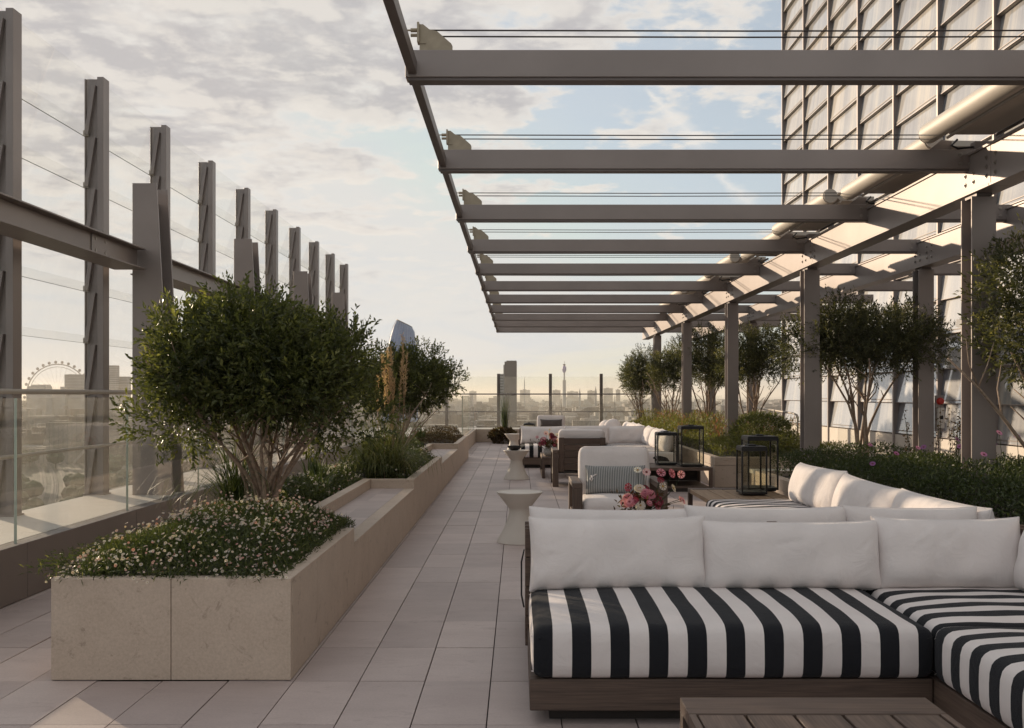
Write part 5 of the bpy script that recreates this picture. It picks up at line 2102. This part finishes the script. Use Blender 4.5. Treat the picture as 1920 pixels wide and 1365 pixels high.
def dome_flower(m, c, nrm, r, layers, rg, mats):
    """many-petalled bloom as one mesh"""
    parts, MIs = [], []
    off = 0
    for k in range(layers):
        rr = r * (1 - .22 * k)
        nn = unit(np.array([nrm], float))
        V, F, T, MI = daisies(np.array([c], float) + nn * r * .16 * k, nn + rg.normal(size=(1, 3)) * .05, rr, rg, 12 if layers > 1 else 7, np.array([rg.uniform(.1, .95)]))
        parts.append((V, F + off, T))
        MIs.append(MI)
        off += len(V)
    return np.concatenate([p[0] for p in parts]), np.concatenate([p[1] for p in parts]), np.concatenate([p[2] for p in parts]), np.concatenate(MIs)


def build_bouquet(label, loc, k, seed, n_tight=20, airy=()):
    rg = np.random.default_rng(seed)
    t = thing('flower_bouquet', label, 'bouquet', loc)
    put('vase', MB().lathe([(.055 * k, 0), (.075 * k, .02 * k), (.085 * k, .06 * k), (.07 * k, .105 * k), (.055 * k, .12 * k), (.05 * k, .12 * k), (.065 * k, .06 * k), (.001, .02 * k)], 28, cap=False), M['ceramic'], t, smooth=40)
    heads = []
    for i in range(n_tight):
        a = rg.random() * 6.28
        q = rg.random() ** .5
        x, y = math.cos(a) * q * .15 * k, math.sin(a) * q * .12 * k
        z = (.14 + .13 * (1 - q * q) + rg.uniform(-.02, .03)) * k
        heads.append((x, y, z, rg.choice(['petal_m', 'petal_m', 'petal_m', 'petal_p', 'petal_p', 'petal_w']), rg.uniform(.026, .046) * k, 3))
    for (x, y, z, mt, r) in airy:
        heads.append((x, y, z, mt, r, 1))
    for (x, y, z, mt, r, ly) in heads:
        nn = np.array([x * 2.5 + rg.normal(0, .2), -.75 + rg.normal(0, .2), .55 + rg.normal(0, .2)])
        V, F, T, MI = dome_flower(None, (x, y, z), nn, r, ly, rg, None)
        o = put('flower', mesh_quads('flower', V, F, T, MI), [M[mt], M['wine'] if mt != 'petal_w' else M['yolk']], t)
        b = Vector((x * .2, y * .2, .11 * k))
        e = Vector((x, y, z))
        mid = (b + e) / 2 + Vector((x * .2, 0, .02))
        put('stem', MB().tube([b, mid, e], .0022, 5), M['blade'], o)
    n = 260
    P = np.stack([rg.normal(0, .08 * k, n), rg.normal(0, .07 * k, n), .10 * k + rg.random(n) * .13 * k], 1)
    V, F, T = leaves(P, rg.normal(size=(n, 3)) + np.array([0, 0, .4]), .05 * k, .018 * k, .2, .1, rg)
    put('leaves', mesh_np('leaves', V, F, T), M['leaf_red'], t)
    return t


airy = [(-.03, 0, .41, 'petal_w', .032), (.035, -.01, .395, 'petal_p', .034), (.145, 0, .39, 'petal_p', .038), (.225, 0, .385, 'petal_p', .038), (.30, .02, .375, 'petal_p', .032),
        (.14, -.02, .335, 'petal_m', .03), (.155, -.03, .29, 'petal_w', .034), (.235, -.02, .275, 'petal_w', .034), (.31, 0, .18, 'petal_p', .032), (.29, .01, .19, 'petal_p', .026), (-.10, 0, .28, 'petal_m', .034)]
build_bouquet('large loose bouquet of crimson, pink and white blooms on a low table', (.93, 7.5, .331), 1.0, 5, 26, airy)
build_bouquet('small bouquet of crimson and pink blooms beside the slatted armchair back', (.50, 15.9, .331), 1.15, 6, 16, [(-.20, 0, .30, 'petal_p', .028), (-.06, 0, .36, 'petal_p', .04), (0, 0, .42, 'petal_w', .018), (.12, 0, .33, 'petal_w', .04), (.10, 0, .22, 'petal_p', .035)])


def build_far_pot():
    rg = np.random.default_rng(12)
    t = thing('potted_plant', 'low russet potted plant with a tall grass tuft by the far kerb', 'plant', (-.42, 26.7, 0))
    put('pot', MB().lathe([(.16, 0), (.24, .06), (.26, .13), (.22, .16), (.19, .16), (.001, .13)], 20, cap=False), M['ceramic'], t, smooth=40)
    V, F, T = crown_leaves([(0, 0, .2, .34, .3, .16)], 500, 7, .07, .04, rg, shell=.6, length=.06)
    put('russet_leaves', mesh_np('russet_leaves', V, F, T), M['leaf_red'], t)
    V, F, T = blades((.06, 0, .12), 130, 1.15, .18, rg, .012, rad=.06)
    put('grass_tuft', mesh_np('grass_tuft', V, F, T), M['blade'], t)


build_far_pot()


def build_small_items():
    # fire alarm bell and call point on the rear column
    t = thing('alarm_station', 'red alarm bell above a pale call-point box on the rear pergola column', 'alarm', (5.157, 12.16, .9))
    put('bell', MB().tube([(0, 0, .33), (0, -.02, .33), (0, -.045, .33), (0, -.052, .33)], [.045, .045, .034, .012], 24), M['red'], t, smooth=40)
    put('box', MB().box(-.038, .038, -.045, .0, 0, .25), M['cement'], t, bevel=.004)
    put('pictogram', MB().prism([(-.014, .11), (.02, .11), (.02, .15), (.008, .16), (-.014, .145)], -.0475, -.0455, 'y'), M['black'], t)
    put('pictogram', MB().box(-.016, -.010, -.0475, -.0455, .07, .08).box(.008, .014, -.0475, -.0455, .07, .08), M['black'], t)
    put('mount', MB().box(-.055, .045, .0005, .03, -.04, .40), M['steel'], t)
    # handrail beside the rear walkway
    h = thing('handrail', 'bent tubular metal handrail along the rear walkway by the glass building', 'handrail', (5.6, 22, 0))
    put('top_tube', MB().tube([(-.1, 3.0, 1.02), (-.05, 0, .98), (-.02, -1.8, .93), (0, -2.0, .90), (0, -2.06, .82), (0, -2.06, 0)], .022, 10), M['alu'], h, smooth=True)
    for y in (2.9, 1.2, -.5):
        put('baluster', MB().tube([(-.07, y, 0), (-.07, y, .985)], .014, 8), M['alu'], h)


build_small_items()
